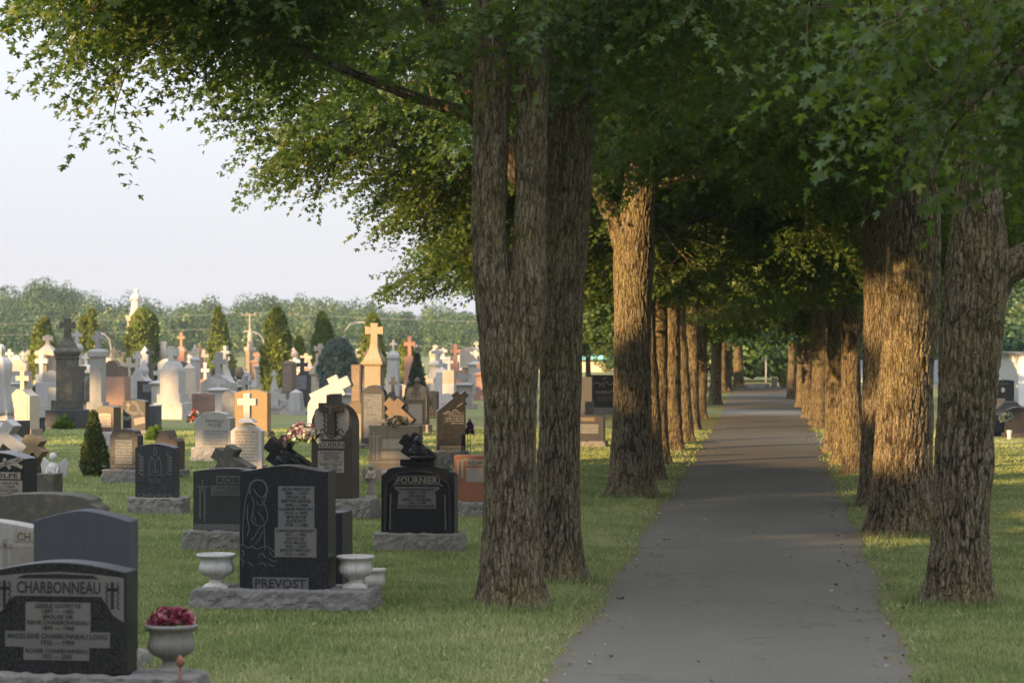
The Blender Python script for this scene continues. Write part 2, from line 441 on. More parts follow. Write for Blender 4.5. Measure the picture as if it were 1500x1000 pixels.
LEAF_FULL = np.array([(0,0),(.46,.03),(.24,.20),(.50,.36),(.72,.64),(.38,.60),(.17,.50),(.24,.80),(0,1.1),(-.24,.80),(-.17,.50),(-.38,.60),(-.72,.64),(-.50,.36),(-.24,.20),(-.46,.03)])
LEAF_LITE = np.array([(0,0),(.42,.10),(.55,.55),(0,1.0),(-.55,.55),(-.42,.10)])
def leaf_mesh(P, T, size, r, full, mat='maple', vbias=0.0, name='crown', aspect=1.0, nrm=None):
    n = len(P); tpl = LEAF_FULL if full else LEAF_LITE
    m = len(tpl)
    N = r.normal(0, .45, (n, 3)) + (np.array([0, 0, 1.0]) if nrm is None else nrm)
    N -= T*(N*T).sum(1)[:, None]; N /= np.linalg.norm(N, axis=1)[:, None]+1e-6
    X = np.cross(T, N)
    sz = size*r.uniform(.65, 1.25, n)
    C = np.concatenate([[(0, .36)], tpl])
    x = C[:, 0]*aspect; y = C[:, 1]
    z = .22*np.abs(x) - .25*y*y
    V = P[:, None, :] + sz[:, None, None]*(X[:, None, :]*x[None, :, None] + T[:, None, :]*y[None, :, None] + N[:, None, :]*z[None, :, None])
    k = np.arange(m)
    tri = np.stack([np.zeros(m, int), 1+k, 1+(k+1) % m], 1)
    Fa = (np.arange(n)[:, None, None]*(m+1) + tri[None]).reshape(-1, 3)
    # colour: slow change through the crown plus leaf-to-leaf change
    q = np.sin(P[:, 0]*1.3+1)*np.sin(P[:, 1]*1.1+2)*np.sin(P[:, 2]*1.7)
    v = np.clip(.42 + .16*q + r.normal(0, .17, n) + vbias, 0, 1)
    return np_mesh(name, V.reshape(-1, 3), Fa, M[mat], {'v': np.repeat(v, m+1)})

def std_maple(seed, fork=3.6, r0=.27, H=12.5, R0=5.2, nlow=9, nup=10, lean=0.0, full=True, dens=1.0, nth=64, dz=.05, low=3.3, amp=.014):
    T = Tree(seed); r = T.rng; T.zmin = low-.55
    lx, ly = lean, r.normal(0, .03)
    def axis(h): return np.array([lx*h/4 + .05*math.sin(h*.9+seed), ly*h/4, h])
    hs = [-.15, .25, .9, 1.8, 2.7, fork, fork+1.2]
    T.stem([(*axis(h)[:2], h, r0*k) for h, k in zip(hs, (1.06, 1.0, .95, .92, .93, .95, .75))], nth, dz, amp, .30)
    # leaders
    nl = 3
    for k in range(nl):
        a = 2*math.pi*k/nl + r.uniform(-.5, .5) + seed
        p0 = axis(fork-.4)
        L = H-fork; tilt = r.uniform(.12, .34)
        pts = []
        for j in range(6):
            t = j/5
            off = tilt*L*t*(1-.3*t)
            pts.append((p0[0]+math.cos(a)*off*.7, p0[1]+math.sin(a)*off*.7, p0[2]+L*t, r0*(.62*(1-t)+.06)))
        T.stem(pts, 24, .12, .008)
        for j in range(nup//nl + 1):
            t = .12+.85*(j+r.rand()*.6)/(nup//nl+1)
            i = min(int(t*5), 4); f = t*5-i
            q = np.array(pts[i][:3])*(1-f)+np.array(pts[i+1][:3])*f
            T.branch(q, a+r.uniform(-1.5, 1.5), r.uniform(.35, .9), (R0-.6)*(1-.55*t)*r.uniform(.8, 1.1), r0*.28*(1-.5*t), dens=dens*.4)
        T.branch(np.array(pts[-1][:3]), a, 1.0, 1.6, .03, dens=dens*.5)
    for k in range(nlow):
        a = 2*math.pi*(k+r.uniform(-.3, .3))/nlow
        h = low + (fork+1.6-low)*r.rand()
        T.branch(axis(h), a, r.uniform(.15, .62), R0*r.uniform(.8, 1.12), r0*r.uniform(.22, .36), dens=dens)
    return T
# ------------------------------------------------------------------ the two rows of maples
MAPLES = 'maples lining the path'
def add_tree(T, loc, rz, label, group=MAPLES, size=.066, full=True, zlow=None, sub=None):
    w, c = T.meshes(size, full, zlow=zlow)
    root = empty('maple_tree', loc, rz); tag(root, label, 'tree', group)
    link(bpy.data.objects.new('trunk', w), root)
    c.name = 'crown'; link(bpy.data.objects.new('crown', c), root)
    return root

def loc_of(px, py): D = gd(py); return (gx(px, D), D, 0)

# nearest left maple: forks at three metres into two stems
T = Tree(11); T.rs = .91
T.stem([(.02,0,-.15,.28),(.0,0,.2,.265),(-.01,0,.9,.245),(-.01,0,1.7,.245),(-.02,0,2.3,.28),(-.01,.03,2.65,.24),(-.01,.06,2.9,.16),(-.01,.08,3.05,.08)], 200, .02, .014, .24)
T.stem([(-.06,-.02,1.9,.17),(-.14,-.04,2.6,.19),(-.19,-.03,3.3,.165),(-.175,0,4.4,.168),(-.16,0,5.3,.165),(-.25,-.1,7.5,.13),(-.5,-.3,10,.08),(-.6,-.4,12,.03)], 110, .03, .012)
T.stem([(.06,-.06,1.9,.15),(.13,-.09,2.6,.175),(.155,-.07,3.3,.15),(.165,-.02,4.4,.146),(.17,0,5.3,.142),(.35,.1,7.5,.11),(.7,.3,10,.07),(.9,.3,12,.03)], 110, .03, .012)
r = T.rng
for k, (a, h, L, e) in enumerate([(3.0,6.4,3.4,.12),(3.5,6.6,3.0,.15),(2.5,6.5,3.8,.15),(2.75,6.2,3.5,.12),(1.9,6.6,4.0,.3),(1.0,6.8,4.2,.35),(.2,7.2,4.4,.35),(3.1,7.6,3.6,.4),(.9,8,4,.6),(2.0,8.6,4,.6),(3.6,9.6,3.4,.8),(0,9.8,3.4,.8)]):
    T.branch((0, 0, h), a, e, L, .065, dens=1.0 if h < 7.8 else .5, droop=.55, from_t=.45)
add_tree(T, (0, 23.4, 0), 0, 'nearest maple on the left, thick grey trunk dividing into two upright stems')

# second left maple, just behind it
T = Tree(12); T.rs = .95
T.stem([(0,0,-.15,.24),(0,0,.25,.225),(.01,0,.9,.205),(.02,0,1.8,.20),(.03,0,2.6,.225),(.06,0,3.4,.245),(.11,0,4.3,.235),(.15,0,5.4,.225),(.25,.1,7,.18),(.3,.2,9.5,.1),(.3,.2,12,.04)], 170, .022, .013, .28)
T.stem([(.02,.05,3.0,.12),(-.28,.1,3.75,.135),(-.66,.15,4.35,.13),(-1.0,.2,5.05,.11),(-1.5,.3,6.2,.09),(-2.2,.3,7.8,.06),(-2.8,.3,9.2,.03)], 60, .035, .010)
T.stem([(-.5,.15,4.1,.09),(-.85,.3,4.45,.075),(-1.3,.5,4.62,.06),(-2.0,.7,4.9,.045),(-2.9,.9,5.3,.03)], 40, .04, .007)
for k, (a, h, L, e, x) in enumerate([(3.05,5.6,3.2,.15,-.9),(3.5,5.8,3.1,.2,-.9),(2.6,5.9,3.4,.22,-.9),(2.85,6.1,3.4,.25,-1.2),(3.3,6.3,3.2,.3,-1.3),(2.2,5.6,3.9,.25,-.6),(2.4,6.3,3.6,.3,-1),(2.9,5.8,2.4,.2,-.5),(3.9,6.3,3.4,.3,-.7),(1.6,5.4,4.4,.3,.1),(1.1,5.8,4.4,.3,.1),(.5,6.2,4.4,.35,.1),(0,7,4.4,.4,.1),(2.9,7,4.2,.5,-1.8),(.8,7.4,4.2,.5,.2),(3.9,7.8,4,.5,-1.6),(1.8,9,3.6,.8,.2),(3.0,9.4,3.4,.8,-1.8)]):
    T.branch((x, .1, h), a, e, L, .07, dens=1.0 if h < 6.5 else .5, droop=.55, from_t=.42 if x > -.3 else .22)
add_tree(T, (.44, 26.0, 0), 0, 'second maple on the left, slimmer and standing right behind the nearest one')

# third left maple: lit trunk with a limb swinging left
T = Tree(13)
T.stem([(0,0,-.15,.31),(0,0,.25,.30),(0,0,.9,.275),(.02,0,1.8,.265),(.02,0,2.8,.27),(.04,0,3.6,.29),(.10,0,4.3,.25),(.18,.05,5.3,.22),(.25,.1,7.5,.16),(.3,.1,10,.09),(.3,.1,12.5,.03)], 160, .026, .018, .28)
T.stem([(-.04,0,3.2,.14),(-.2,0,3.9,.135),(-.48,0,4.5,.115),(-.62,.05,5.2,.10),(-1.0,.1,6.2,.08),(-1.7,.1,7.6,.05),(-2.2,.1,8.6,.02)], 60, .04, .010)
for k, (a, h, L, e, x) in enumerate([(3.1,5.5,4.6,.18,-.3),(2.7,5.6,4.8,.2,-.5),(3.5,5.8,4.6,.2,-.5),(2.3,5.3,4.6,.25,-.3),(3.0,4.9,2.6,.15,-.2),(2.6,4.9,3,.15,-.2),(2.0,4.6,4,.2,-.2),(3.0,6.2,5.2,.3,-.7),(3.3,6.8,5.2,.35,-.9),(2.6,6.5,5.2,.35,-.9),(2.9,7.2,5.4,.4,-1),(4.0,5.6,4.6,.3,-.1),(.2,4.5,4.6,.3,.1),(1.0,4.6,4.6,.3,.1),(5.8,4.9,4.6,.25,.1),(5.2,5.4,4.2,.3,.1),(3.4,7.2,5,.5,-1),(1.8,5.8,4.6,.5,.1),(.2,6.4,4.4,.5,.2),(5.2,6.6,4.2,.5,.2),(2.5,7.6,4.2,.6,-1.2),(4.2,8,4,.7,.2),(1,8.4,4,.7,.2),(5.8,9.2,3.5,.8,.2),(2.8,9.6,3.4,.8,.2)]):
    T.branch((x, 0, h), a, e, L, .075, dens=1.0 if h < 7.5 else .5, droop=.6)
add_tree(T, loc_of(925, 728), 0, 'third maple on the left, warm lit trunk with a limb bending left')

# right row, nearest
T = Tree(21); T.rs = .95
T.stem([(0,0,-.15,.27),(0,0,.25,.265),(.02,0,.9,.25),(.06,0,1.7,.255),(.11,0,2.4,.285),(.16,0,2.9,.29),(.16,0,3.6,.21),(.16,0,4.6,.20),(.2,.1,6,.17),(.2,.1,9,.10),(.2,.1,12,.03)], 200, .02, .022, .24)
T.stem([(.2,0,2.5,.16),(.38,0,2.88,.15),(.75,-.05,3.1,.14),(1.3,-.1,3.6,.12),(2.2,-.2,4.6,.08),(3.0,-.3,5.8,.04)], 70, .03, .012)
for k, (a, h, L, e, x) in enumerate([(3.3,5.2,4.0,.25,.15),(2.8,5.0,4.6,.3,.15),(2.2,5.0,4.4,.35,.15),(1.2,5.0,4.4,.3,.15),(.4,5.2,4.4,.35,.3),(5.9,4.6,3.4,.2,.5),(3.5,6.2,4.6,.4,.2),(3.0,7,4.4,.5,.2),(1.8,7.2,4.2,.6,.2),(.6,7.6,4,.6,.2),(5.0,7.8,4,.6,.2),(4.0,9,3.6,.8,.2),(2,9.4,3.4,.8,.2)]):
    T.branch((x, 0, h), a, e, L, .065, dens=1.0 if h < 6.5 else .5, droop=.6)
# leafless dead twigs on the shaded side of the trunk
for k in range(9):
    p = np.array([.0, -.15, 3.9+.16*k]); a = math.pi + r.uniform(-.9, .9); pts = [(*p, .016)]; e = r.uniform(-.3, .5)
    for j in range(5):
        a += r.normal(0, .45); e += r.normal(0, .4)
        p = p + np.array([math.cos(a)*math.cos(e), math.sin(a)*math.cos(e), math.sin(e)])*.16; pts.append((*p, .012-.002*j))
    T.w.append(bark_tube(pts, 6, .03, 0, 1, 0, .06))
root = add_tree(T, (3.88, 23.7, 0), 0, 'nearest maple on the right, dark shaded trunk leaning right with a bark scar')

M['scar'] = stone('bare_scar_wood', (.24,.20,.14), .15, .9, .4, 60)
q = MB(); n_ = 14; vs = []; fs = []
for i in range(n_+1):
    t = i/n_; z = .24+.22*t; w_ = .034*math.sin(math.pi*t)**.7+.003; a0 = -1.75
    for j in range(7):
        u = (j-3)/3; a = a0+u*w_/.26; rr = .245+.014*(1-u*u)+.03*math.exp(-z/.25); vs.append((.015+math.cos(a)*rr, math.sin(a)*rr, z))
for i in range(n_):
    for j in range(6): fs.append((i*7+j, i*7+j+1, (i+1)*7+j+1, (i+1)*7+j))
q.add(vs, fs, smooth=True); q.build('bark_scar', M['scar'], root)

# right row, second: broad golden trunk
T = Tree(22); T.rs = .94
T.stem([(0,0,-.15,.40),(0,0,.25,.385),(0,0,.9,.35),(.04,0,1.7,.335),(.10,0,2.6,.33),(.14,0,3.4,.32),(.16,0,4.4,.27),(.2,.05,6,.2),(.2,.1,9,.11),(.2,.1,12,.03)], 190, .022, .026, .22)
for k, (a, h, L, e, x) in enumerate([(3.6,5.2,4.4,.25,.1),(4.4,5.4,4.0,.25,.1),(2.9,5.1,5,.3,.1),(2.2,5.0,4.8,.3,.1),(1.3,4.8,4.6,.3,.1),(.3,4.6,4.6,.3,.1),(5.4,5.0,4.4,.25,.1),(3.2,5.4,4.8,.4,.15),(4.6,5.8,4,.4,.15),(2.0,6.4,4.4,.5,.15),(.9,6.8,4.2,.5,.2),(5.9,7,4.2,.6,.2),(3.7,7.4,4.2,.6,.2),(2.6,8.6,3.8,.7,.2),(4.8,9.2,3.5,.8,.2)]):
    T.branch((x, 0, h), a, e, L, .075, dens=1.0 if h < 7 else .5, droop=.6)
add_tree(T, loc_of(1322, 783), 0, 'second maple on the right, broad furrowed trunk glowing golden in low sun')

# repeated maples further along
V1 = std_maple(31, 4.0, .215, low=4.2, nlow=14, nup=13); V2 = std_maple(32, 4.2, .185, lean=.12, low=4.1, nlow=14, nup=13); V3 = std_maple(33, 4.0, .17, lean=-.1, low=4.0, nlow=14, nup=13)
V4 = std_maple(34, 3.4, .20, full=False, low=3.3, nth=40, dz=.09, nlow=13, R0=5.6); V5 = std_maple(35, 3.8, .175, full=False, low=3.3, nth=40, dz=.09, lean=.1, nlow=13, R0=5.6)
PROTO = {}
for k, v, full in ((1, V1, 1), (2, V2, 1), (3, V3, 1), (4, V4, 0), (5, V5, 0)):
    PROTO[k] = v.meshes(.07 if full else .12, bool(full), zlow=3.45 if full else 2.6)
ORD = ['fourth', 'fifth', 'sixth', 'seventh', 'eighth', 'ninth', 'tenth', 'eleventh', 'twelfth', 'thirteenth', 'fourteenth']
def maple(v, x, D, rz, s, label, group=MAPLES, sz=None):
    root = empty('maple_tree', (x, D, 0), rz); root.scale = (s, s, sz or s)
    w, c = PROTO[v]
    link(bpy.data.objects.new('trunk', w), root); link(bpy.data.objects.new('crown', c), root)
    tag(root, label, 'tree', group)
    return root
left = [(956,703,3,.85),(970,680,2,.85),(985,659,1,.95),(1001,647,3,1.0),(1015,630,2,.95),(1026,613,4,.9),(1048,592,1,.95),(1058,573.5,5,1.0),(1066,572,4,.9),(1082,567,4,1.15)]
LDESC = ['rough orange lit bark', 'slim with a narrow lit strip', 'dark with a red scar low down', 'grey shaded trunk', 'smooth grey shaded trunk', 'thin and warm lit', 'pale brown trunk in half shade', 'slim trunk near the bend', 'thin trunk far along', 'stout pale trunk closing the row']
for i, (px, py, v, s) in enumerate(left):
    x, D, _ = loc_of(px, py)
    maple(v, x, D, i*1.9+.4, s, f'{ORD[i]} maple along the left of the path, {LDESC[i]}')
right = [(1284,740,1,1.05),(1254,694,2,.95),(1231,679,3,1.0),(1220,663,2,.85),(1203,628,3,.8),(1193,622,2,.8),(1184,612,1,.8),(1174,596,4,.85),(1160,584,5,.95)]
RDESC = ['wide shaded trunk half behind the golden one', 'grey trunk with a lit edge', 'brown trunk at the side path', 'golden strip of bark at the side path', 'dark slender trunk beyond the side path', 'dark trunk beside a twin', 'warm lit trunk', 'pale orange lit trunk', 'grey trunk closing the row']
for i, (px, py, v, s) in enumerate(right):
    x, D, _ = loc_of(px, py)
    maple(v, x, D, i*2.3+1.1, s, f'{(["third"]+ORD)[i]} maple along the right of the path, {RDESC[i]}')
# the row goes on towards the photographer on the right: its trunk is outside the frame, one low branch reaches in
T = Tree(41)
T.stem([(0,0,-.15,.27),(0,0,.25,.26),(0,0,1.2,.24),(0,0,3.4,.25),(.05,0,5,.2),(.1,0,8,.12),(.1,0,12,.03)], 60, .06, .014, .28)
for a, h, L, e in [(2.25,4.35,2.6,-.02),(2.05,4.6,2.8,.0),(2.5,4.75,2.6,.05),(1.8,4.2,2.6,.0),(2.3,5.1,2.7,.1),(1.5,4.6,3.4,.2),(.8,4.8,4,.3),(0,5,4,.3),(5.4,5.2,4,.4),(2.6,6.6,3.6,.5),(3.4,7,3.4,.5),(4.4,7,3.4,.5),(1.2,7.4,4,.6),(.2,8,4,.6),(3,9,3,.8),(5,9.4,3,.8)]:
    T.branch((0, 0, h), a, e, L, .05, sub=1.0 if h < 5.2 else 1.9, dens=.8 if h < 5.2 else .5, droop=.6)
add_tree(T, (4.3, 15.6, 0), 0, 'maple outside the right edge whose leafy branch hangs into the top corner')

# a single lawn tree beyond the left row
maple(4, gx(862, 120), 120, 1.0, .62, 'small round lawn tree among far gravestones beyond the left row', 'lawn trees')

# ------------------------------------------------------------------ sky, sun, haze
SUN_AZ = R(47)      # sun stands behind the camera and to the left: this far left of straight behind
SUN_EL = R(10)
SKY = dict(strength=.15)
w = bpy.data.worlds.new('World'); sc.world = w; w.use_nodes = True
nt = w.node_tree; bg = nt.nodes['Background']
sky = nt.nodes.new('ShaderNodeTexSky'); sky.sky_type = 'NISHITA'; sky.sun_disc = False
sv = Vector((-math.sin(SUN_AZ)*math.cos(SUN_EL), -math.cos(SUN_AZ)*math.cos(SUN_EL), math.sin(SUN_EL)))   # towards the sun
sky.sun_elevation = SUN_EL; sky.sun_rotation = math.atan2(sv.x, sv.y)
sky.air_density = 1.0; sky.dust_density = 1.5; sky.ozone_density = 1.0; sky.altitude = 50
# thin bright evening overcast over the clear sky: brighter overhead than at the horizon
tc = nt.nodes.new('ShaderNodeTexCoord'); sx_ = nt.nodes.new('ShaderNodeSeparateXYZ'); nt.links.new(tc.outputs['Generated'], sx_.inputs[0])
mr = nt.nodes.new('ShaderNodeMapRange'); mr.inputs[1].default_value = 0; mr.inputs[2].default_value = 1; mr.inputs[3].default_value = 1; mr.inputs[4].default_value = 4.0
nt.links.new(sx_.outputs[2], mr.inputs[0])
vc = nt.nodes.new('ShaderNodeVectorMath'); vc.operation = 'SCALE'; vc.inputs[0].default_value = (1.58, 1.62, 1.84); nt.links.new(mr.outputs[0], vc.inputs['Scale'])
veil = nt.nodes.new('ShaderNodeMix'); veil.data_type = 'RGBA'; veil.blend_type = 'ADD'; veil.clamp_result = False
veil.inputs[0].default_value = 1
sk = nt.nodes.new('ShaderNodeVectorMath'); sk.operation = 'SCALE'; sk.inputs['Scale'].default_value = .10; nt.links.new(sky.outputs[0], sk.inputs[0])
nt.links.new(sk.outputs[0], veil.inputs[6]); nt.links.new(vc.outputs[0], veil.inputs[7])
nt.links.new(veil.outputs[2], bg.inputs[0]); bg.inputs[1].default_value = SKY['strength']
sun = bpy.data.lights.new('sun', 'SUN'); sun.energy = 5.0; sun.angle = R(.5); sun.color = (1, .62, .28)
so = bpy.data.objects.new('sun', sun); col.objects.link(so)
so.rotation_euler = sv.to_track_quat('Z', 'Y').to_euler()
sc.view_settings.view_transform = 'Standard'; sc.view_settings.look = 'None'; sc.view_settings.gamma = 1
sc.view_settings.exposure = 1.38
try: sc.view_settings.use_curve_mapping = False
except Exception: pass

cam = bpy.data.cameras.new('camera'); cam.sensor_width = 36; cam.lens = 96; cam.clip_end = 6000; cam.clip_start = .5
cam.dof.use_dof = True; cam.dof.focus_distance = 34; cam.dof.aperture_fstop = 4.0
co = bpy.data.objects.new('camera', cam); col.objects.link(co); co.location = (0, 0, EYE)
co.rotation_euler = (R(90) - 3/F, 0, 0); sc.camera = co
cy = sc.cycles
cy.max_bounces = 7; cy.diffuse_bounces = 4; cy.glossy_bounces = 2; cy.transmission_bounces = 4; cy.volume_bounces = 0
cy.transparent_max_bounces = 4; cy.caustics_reflective = False; cy.caustics_refractive = False; cy.sample_clamp_indirect = 6

def hazebox():
    b = MB(); b.box(40, 620, -1.2, 2200, 1500, 30.0)
    o = b.build('haze', None); tag(o, kind='stuff')
    m = bpy.data.materials.new('haze'); m.use_nodes = True; t = m.node_tree; t.nodes.clear()
    out = t.nodes.new('ShaderNodeOutputMaterial'); v = t.nodes.new('ShaderNodeVolumePrincipled')
    v.inputs['Color'].default_value = (.72, .86, 1, 1); v.inputs['Density'].default_value = HAZE; v.inputs['Anisotropy'].default_value = .1
    t.links.new(v.outputs[0], out.inputs['Volume']); o.data.materials.append(m)
HAZE = .00022
hazebox()

# ------------------------------------------------------------------ ground and path
rg = np.random.RandomState(3)
def groundmat():
    t = NT('lawn'); P = t.coord('Object')
    n1 = t.noise(.35, 4, P, .6); n2 = t.noise(6, 3, P, .6); n3 = t.noise(90, 2, t.coord('Object', (1, .35, 1)), .6)
    c = t.ramp(n2, [(.3, (.11,.13,.05)), (.7, (.175,.195,.075))])
    c = t.mix(t.math('MULTIPLY', t.ramp(n1, [(.45, (0,0,0)), (.7, (1,1,1))]), .6), c, (.23,.205,.09))
    c = t.mix(t.math('MULTIPLY', t.ramp(n3, [(.4, (0,0,0)), (.7, (1,1,1))]), .5), c, (.22,.24,.1))
    t.principled(c, .95, t.bump(t.noise(40, 3, P, .7), .8, .06), .1); return t.m
M['lawn'] = groundmat()
gm = MB(); gm.add([(-900,-160,0),(980,-160,0),(980,1500,0),(-900,1500,0)], [(0,1,2,3)])
tag(gm.build('ground', M['lawn']), kind='structure')

# path edges measured along its length: rows of (distance, left x, right x)
PE = [(y, xl, xr) for y, xl, xr in ((1000,790,1345),(950,833,1318),(900,868,1300),(850,903,1283),(800,934,1264),(760,957,1248),(720,988,1228),(690,1006,1213),(660,1024,1203),(640,1037,1194),(610,1055,1178),(590,1064,1168),(570,1072,1153))]
pd = np.array([gd(y) for y, _, _ in PE]); pl = np.array([gx(a, gd(y)) for y, a, _ in PE]); pr = np.array([gx(b, gd(y)) for y, _, b in PE])
cl = np.polyfit(pd, pl, 1); cr_ = np.polyfit(pd, pr, 1)
def pathL(D): return np.interp(D, pd, pl) if 18 < D < 126 else np.polyval(cl, D)
def pathR(D): return np.interp(D, pd, pr) if 18 < D < 126 else np.polyval(cr_, D)
pathLv = np.vectorize(pathL); pathRv = np.vectorize(pathR)
def asphalt():
    t = NT('worn_asphalt'); P = t.coord('Object')
    g = t.noise(85, 4, P, .8); b = t.noise(.7, 4, t.coord('Object', (1, .5, 1)), .6); e = t.attr('edge')
    c = t.ramp(g, [(.3, (.068,.067,.055)), (.7, (.172,.168,.138))])
    c = t.mix(t.math('MULTIPLY', t.ramp(b, [(.4, (0,0,0)), (.7, (1,1,1))]), .5), c, (.158,.149,.117))
    ee = t.math('ADD', e, t.math('MULTIPLY', t.math('SUBTRACT', t.noise(5, 4, P, .7), .5), .9))
    c = t.mix(t.ramp(ee, [(.5, (0,0,0)), (1.0, (.8,.8,.8))]), c, (.125,.105,.072))
    c = t.mix(t.math('MULTIPLY', t.ramp(t.noise(22, 4, P, .75), [(.64, (0,0,0)), (.7, (1,1,1))]), .5), c, (.15,.12,.085))
    ck = t.n('ShaderNodeTexVoronoi'); ck.feature = 'DISTANCE_TO_EDGE'; ck.inputs['Scale'].default_value = .55
    wv = t.n('ShaderNodeVectorMath', operation='ADD'); t.l(P, wv.inputs[0])
    nv = t.n('ShaderNodeTexNoise'); nv.inputs['Scale'].default_value = 2.2; nv.inputs['Detail'].default_value = 5; t.l(P, nv.inputs['Vector'])
    sv_ = t.n('ShaderNodeVectorMath', operation='SCALE'); sv_.inputs['Scale'].default_value = .9; t.l(nv.outputs['Color'], sv_.inputs[0]); t.l(sv_.outputs[0], wv.inputs[1]); t.l(wv.outputs[0], ck.inputs['Vector'])
    crack = t.math('MULTIPLY', t.math('LESS_THAN', ck.outputs[0], .012), t.math('GREATER_THAN', t.noise(.5, 2, P), .5))
    c = t.mix(t.math('MULTIPLY', crack, .25), c, (.02,.018,.015))
    t.principled(c, .85, t.bump(g, .5, .006), .2); return t.m
M['asphalt'] = asphalt()
Ds = np.concatenate([np.arange(-30, 18, 1.0), np.arange(18, 60, .12), np.arange(60, 131, .5)])
def wob(D, k): return .045*np.sin(D*1.1+k)+.022*np.sin(D*5.3+k*2)+.014*np.sin(D*11.7+k*3)+.01*np.sin(D*23+k)
NA = 9; V = []; E = []
for D in Ds:
    a = pathL(D)+wob(D, 1)*.9; b = pathR(D)+wob(D, 4)*.9
    for k in range(NA):
        u = [0, .06, .14, .3, .5, .7, .86, .94, 1][k]; V.append((a+(b-a)*u, D, .004+.014*(1-(2*u-1)**2))); E.append(max(0, 1-min(u, 1-u)/.11))
V = np.array(V); i = np.arange(len(Ds)-1)[:, None]*NA; k = np.arange(NA-1)[None, :]
Q = np.stack([i+k, i+k+1, i+NA+k+1, i+NA+k], -1).reshape(-1, 4)
o = link(bpy.data.objects.new('path', np_mesh('path', V, Q, M['asphalt'], {'edge': np.array(E)}, True))); tag(o, kind='structure')
# side path leaving on the right, and the road at the far end
sp = MB(); a = pathR(58.5); b = pathR(67.5)
sp.add([(a-.1,58.5,.008),(a+1.0,59.8,.008),(60,63.5,.008),(60,66.8,.008),(a+2.0,64.6,.008),(b-.1,67.5,.008)], [(0,1,2,3,4,5)])
o = sp.build('side_path', M['asphalt']); tag(o, kind='structure')
cr = MB(); cr.add([(-260,131.2,.006),(320,131.2,.006),(320,138,.006),(-260,138,.006)], [(0,1,2,3)])
tag(cr.build('cross_road', M['asphalt']), kind='structure')

# lawn blades, as far out as single blades can be told apart
def grass():
    t = NT('grass_blades'); v = t.attr('v')
    c = t.ramp(v, [(0, (.15,.20,.068)), (.5, (.265,.32,.122)), (.85, (.35,.375,.165)), (1, (.48,.455,.28))])
    d = t.n('ShaderNodeBsdfDiffuse'); t.l(c, d.inputs[0]); tl = t.n('ShaderNodeBsdfTranslucent'); t.l(c, tl.inputs[0])
    mx = t.n('ShaderNodeMixShader'); mx.inputs[0].default_value = .3; t.l(d.outputs[0], mx.inputs[1]); t.l(tl.outputs[0], mx.inputs[2])
    t.l(mx.outputs[0], t.out.inputs[0]); return t.m
M['grass'] = grass()
def fld(x, y, s, k):   # smooth random field
    return vnoise(x/s+k*7+400, y/s+k*13+400, 100000)
P_ = []
for d0, d1, dens in ((16, 22, 2300), (22, 28, 1700), (28, 36, 1100), (36, 48, 650), (48, 70, 300)):
    hw = .19*d1+2.0
    n = int((d1-d0)*2*hw*dens); x = rg.uniform(-hw, hw+.5, n); y = rg.uniform(d0, d1, n)
    edge = np.minimum(x-(pathLv(y)+wob(y, 1)*.9), (pathRv(y)+wob(y, 4)*.9)-x)
    keep = edge < rg.normal(-.03, .05, n)
    near = np.clip(-edge/.5, .25, 1)
    keep &= rg.rand(n) < near
    P_.append(np.stack([x[keep], y[keep], np.full(keep.sum(), d0*1.0)], 1))
P_ = np.concatenate(P_); n = len(P_)
h = rg.uniform(.02, .05, n)*(.75+.6*fld(P_[:, 0], P_[:, 1], .35, 1)); wd = (.0045+.00016*P_[:, 2])*rg.uniform(.8, 1.3, n)
az = rg.uniform(0, 6.283, n); lean = rg.uniform(.1, 1.0, n)*h;
tr = np.full(n, 9.0)
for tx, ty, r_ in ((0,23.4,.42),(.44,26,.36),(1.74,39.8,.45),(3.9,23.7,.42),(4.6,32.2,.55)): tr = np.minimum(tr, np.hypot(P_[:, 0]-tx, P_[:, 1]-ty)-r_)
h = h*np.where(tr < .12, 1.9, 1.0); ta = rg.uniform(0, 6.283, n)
base = np.stack([P_[:, 0], P_[:, 1], np.zeros(n)], 1)
sx = np.stack([np.cos(az)*wd, np.sin(az)*wd, np.zeros(n)], 1)
tip = base + np.stack([np.cos(ta)*lean, np.sin(ta)*lean, h], 1)
V = np.stack([base-sx, base+sx, tip], 1).reshape(-1, 3)
v = .38+.35*(fld(P_[:, 0], P_[:, 1], .9, 2)-.5)+.45*(fld(P_[:, 0], P_[:, 1], .25, 3)-.5)+rg.normal(0, .13, n)
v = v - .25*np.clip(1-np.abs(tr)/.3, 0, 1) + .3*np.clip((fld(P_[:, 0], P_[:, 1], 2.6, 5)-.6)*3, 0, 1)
v = np.where(rg.rand(n) < .04, .97, np.clip(v, 0, .93))
o = link(bpy.data.objects.new('grass', np_mesh('grass', V, np.arange(3*n).reshape(-1, 3), M['grass'], {'v': np.repeat(v, 3)}))); tag(o, kind='stuff')

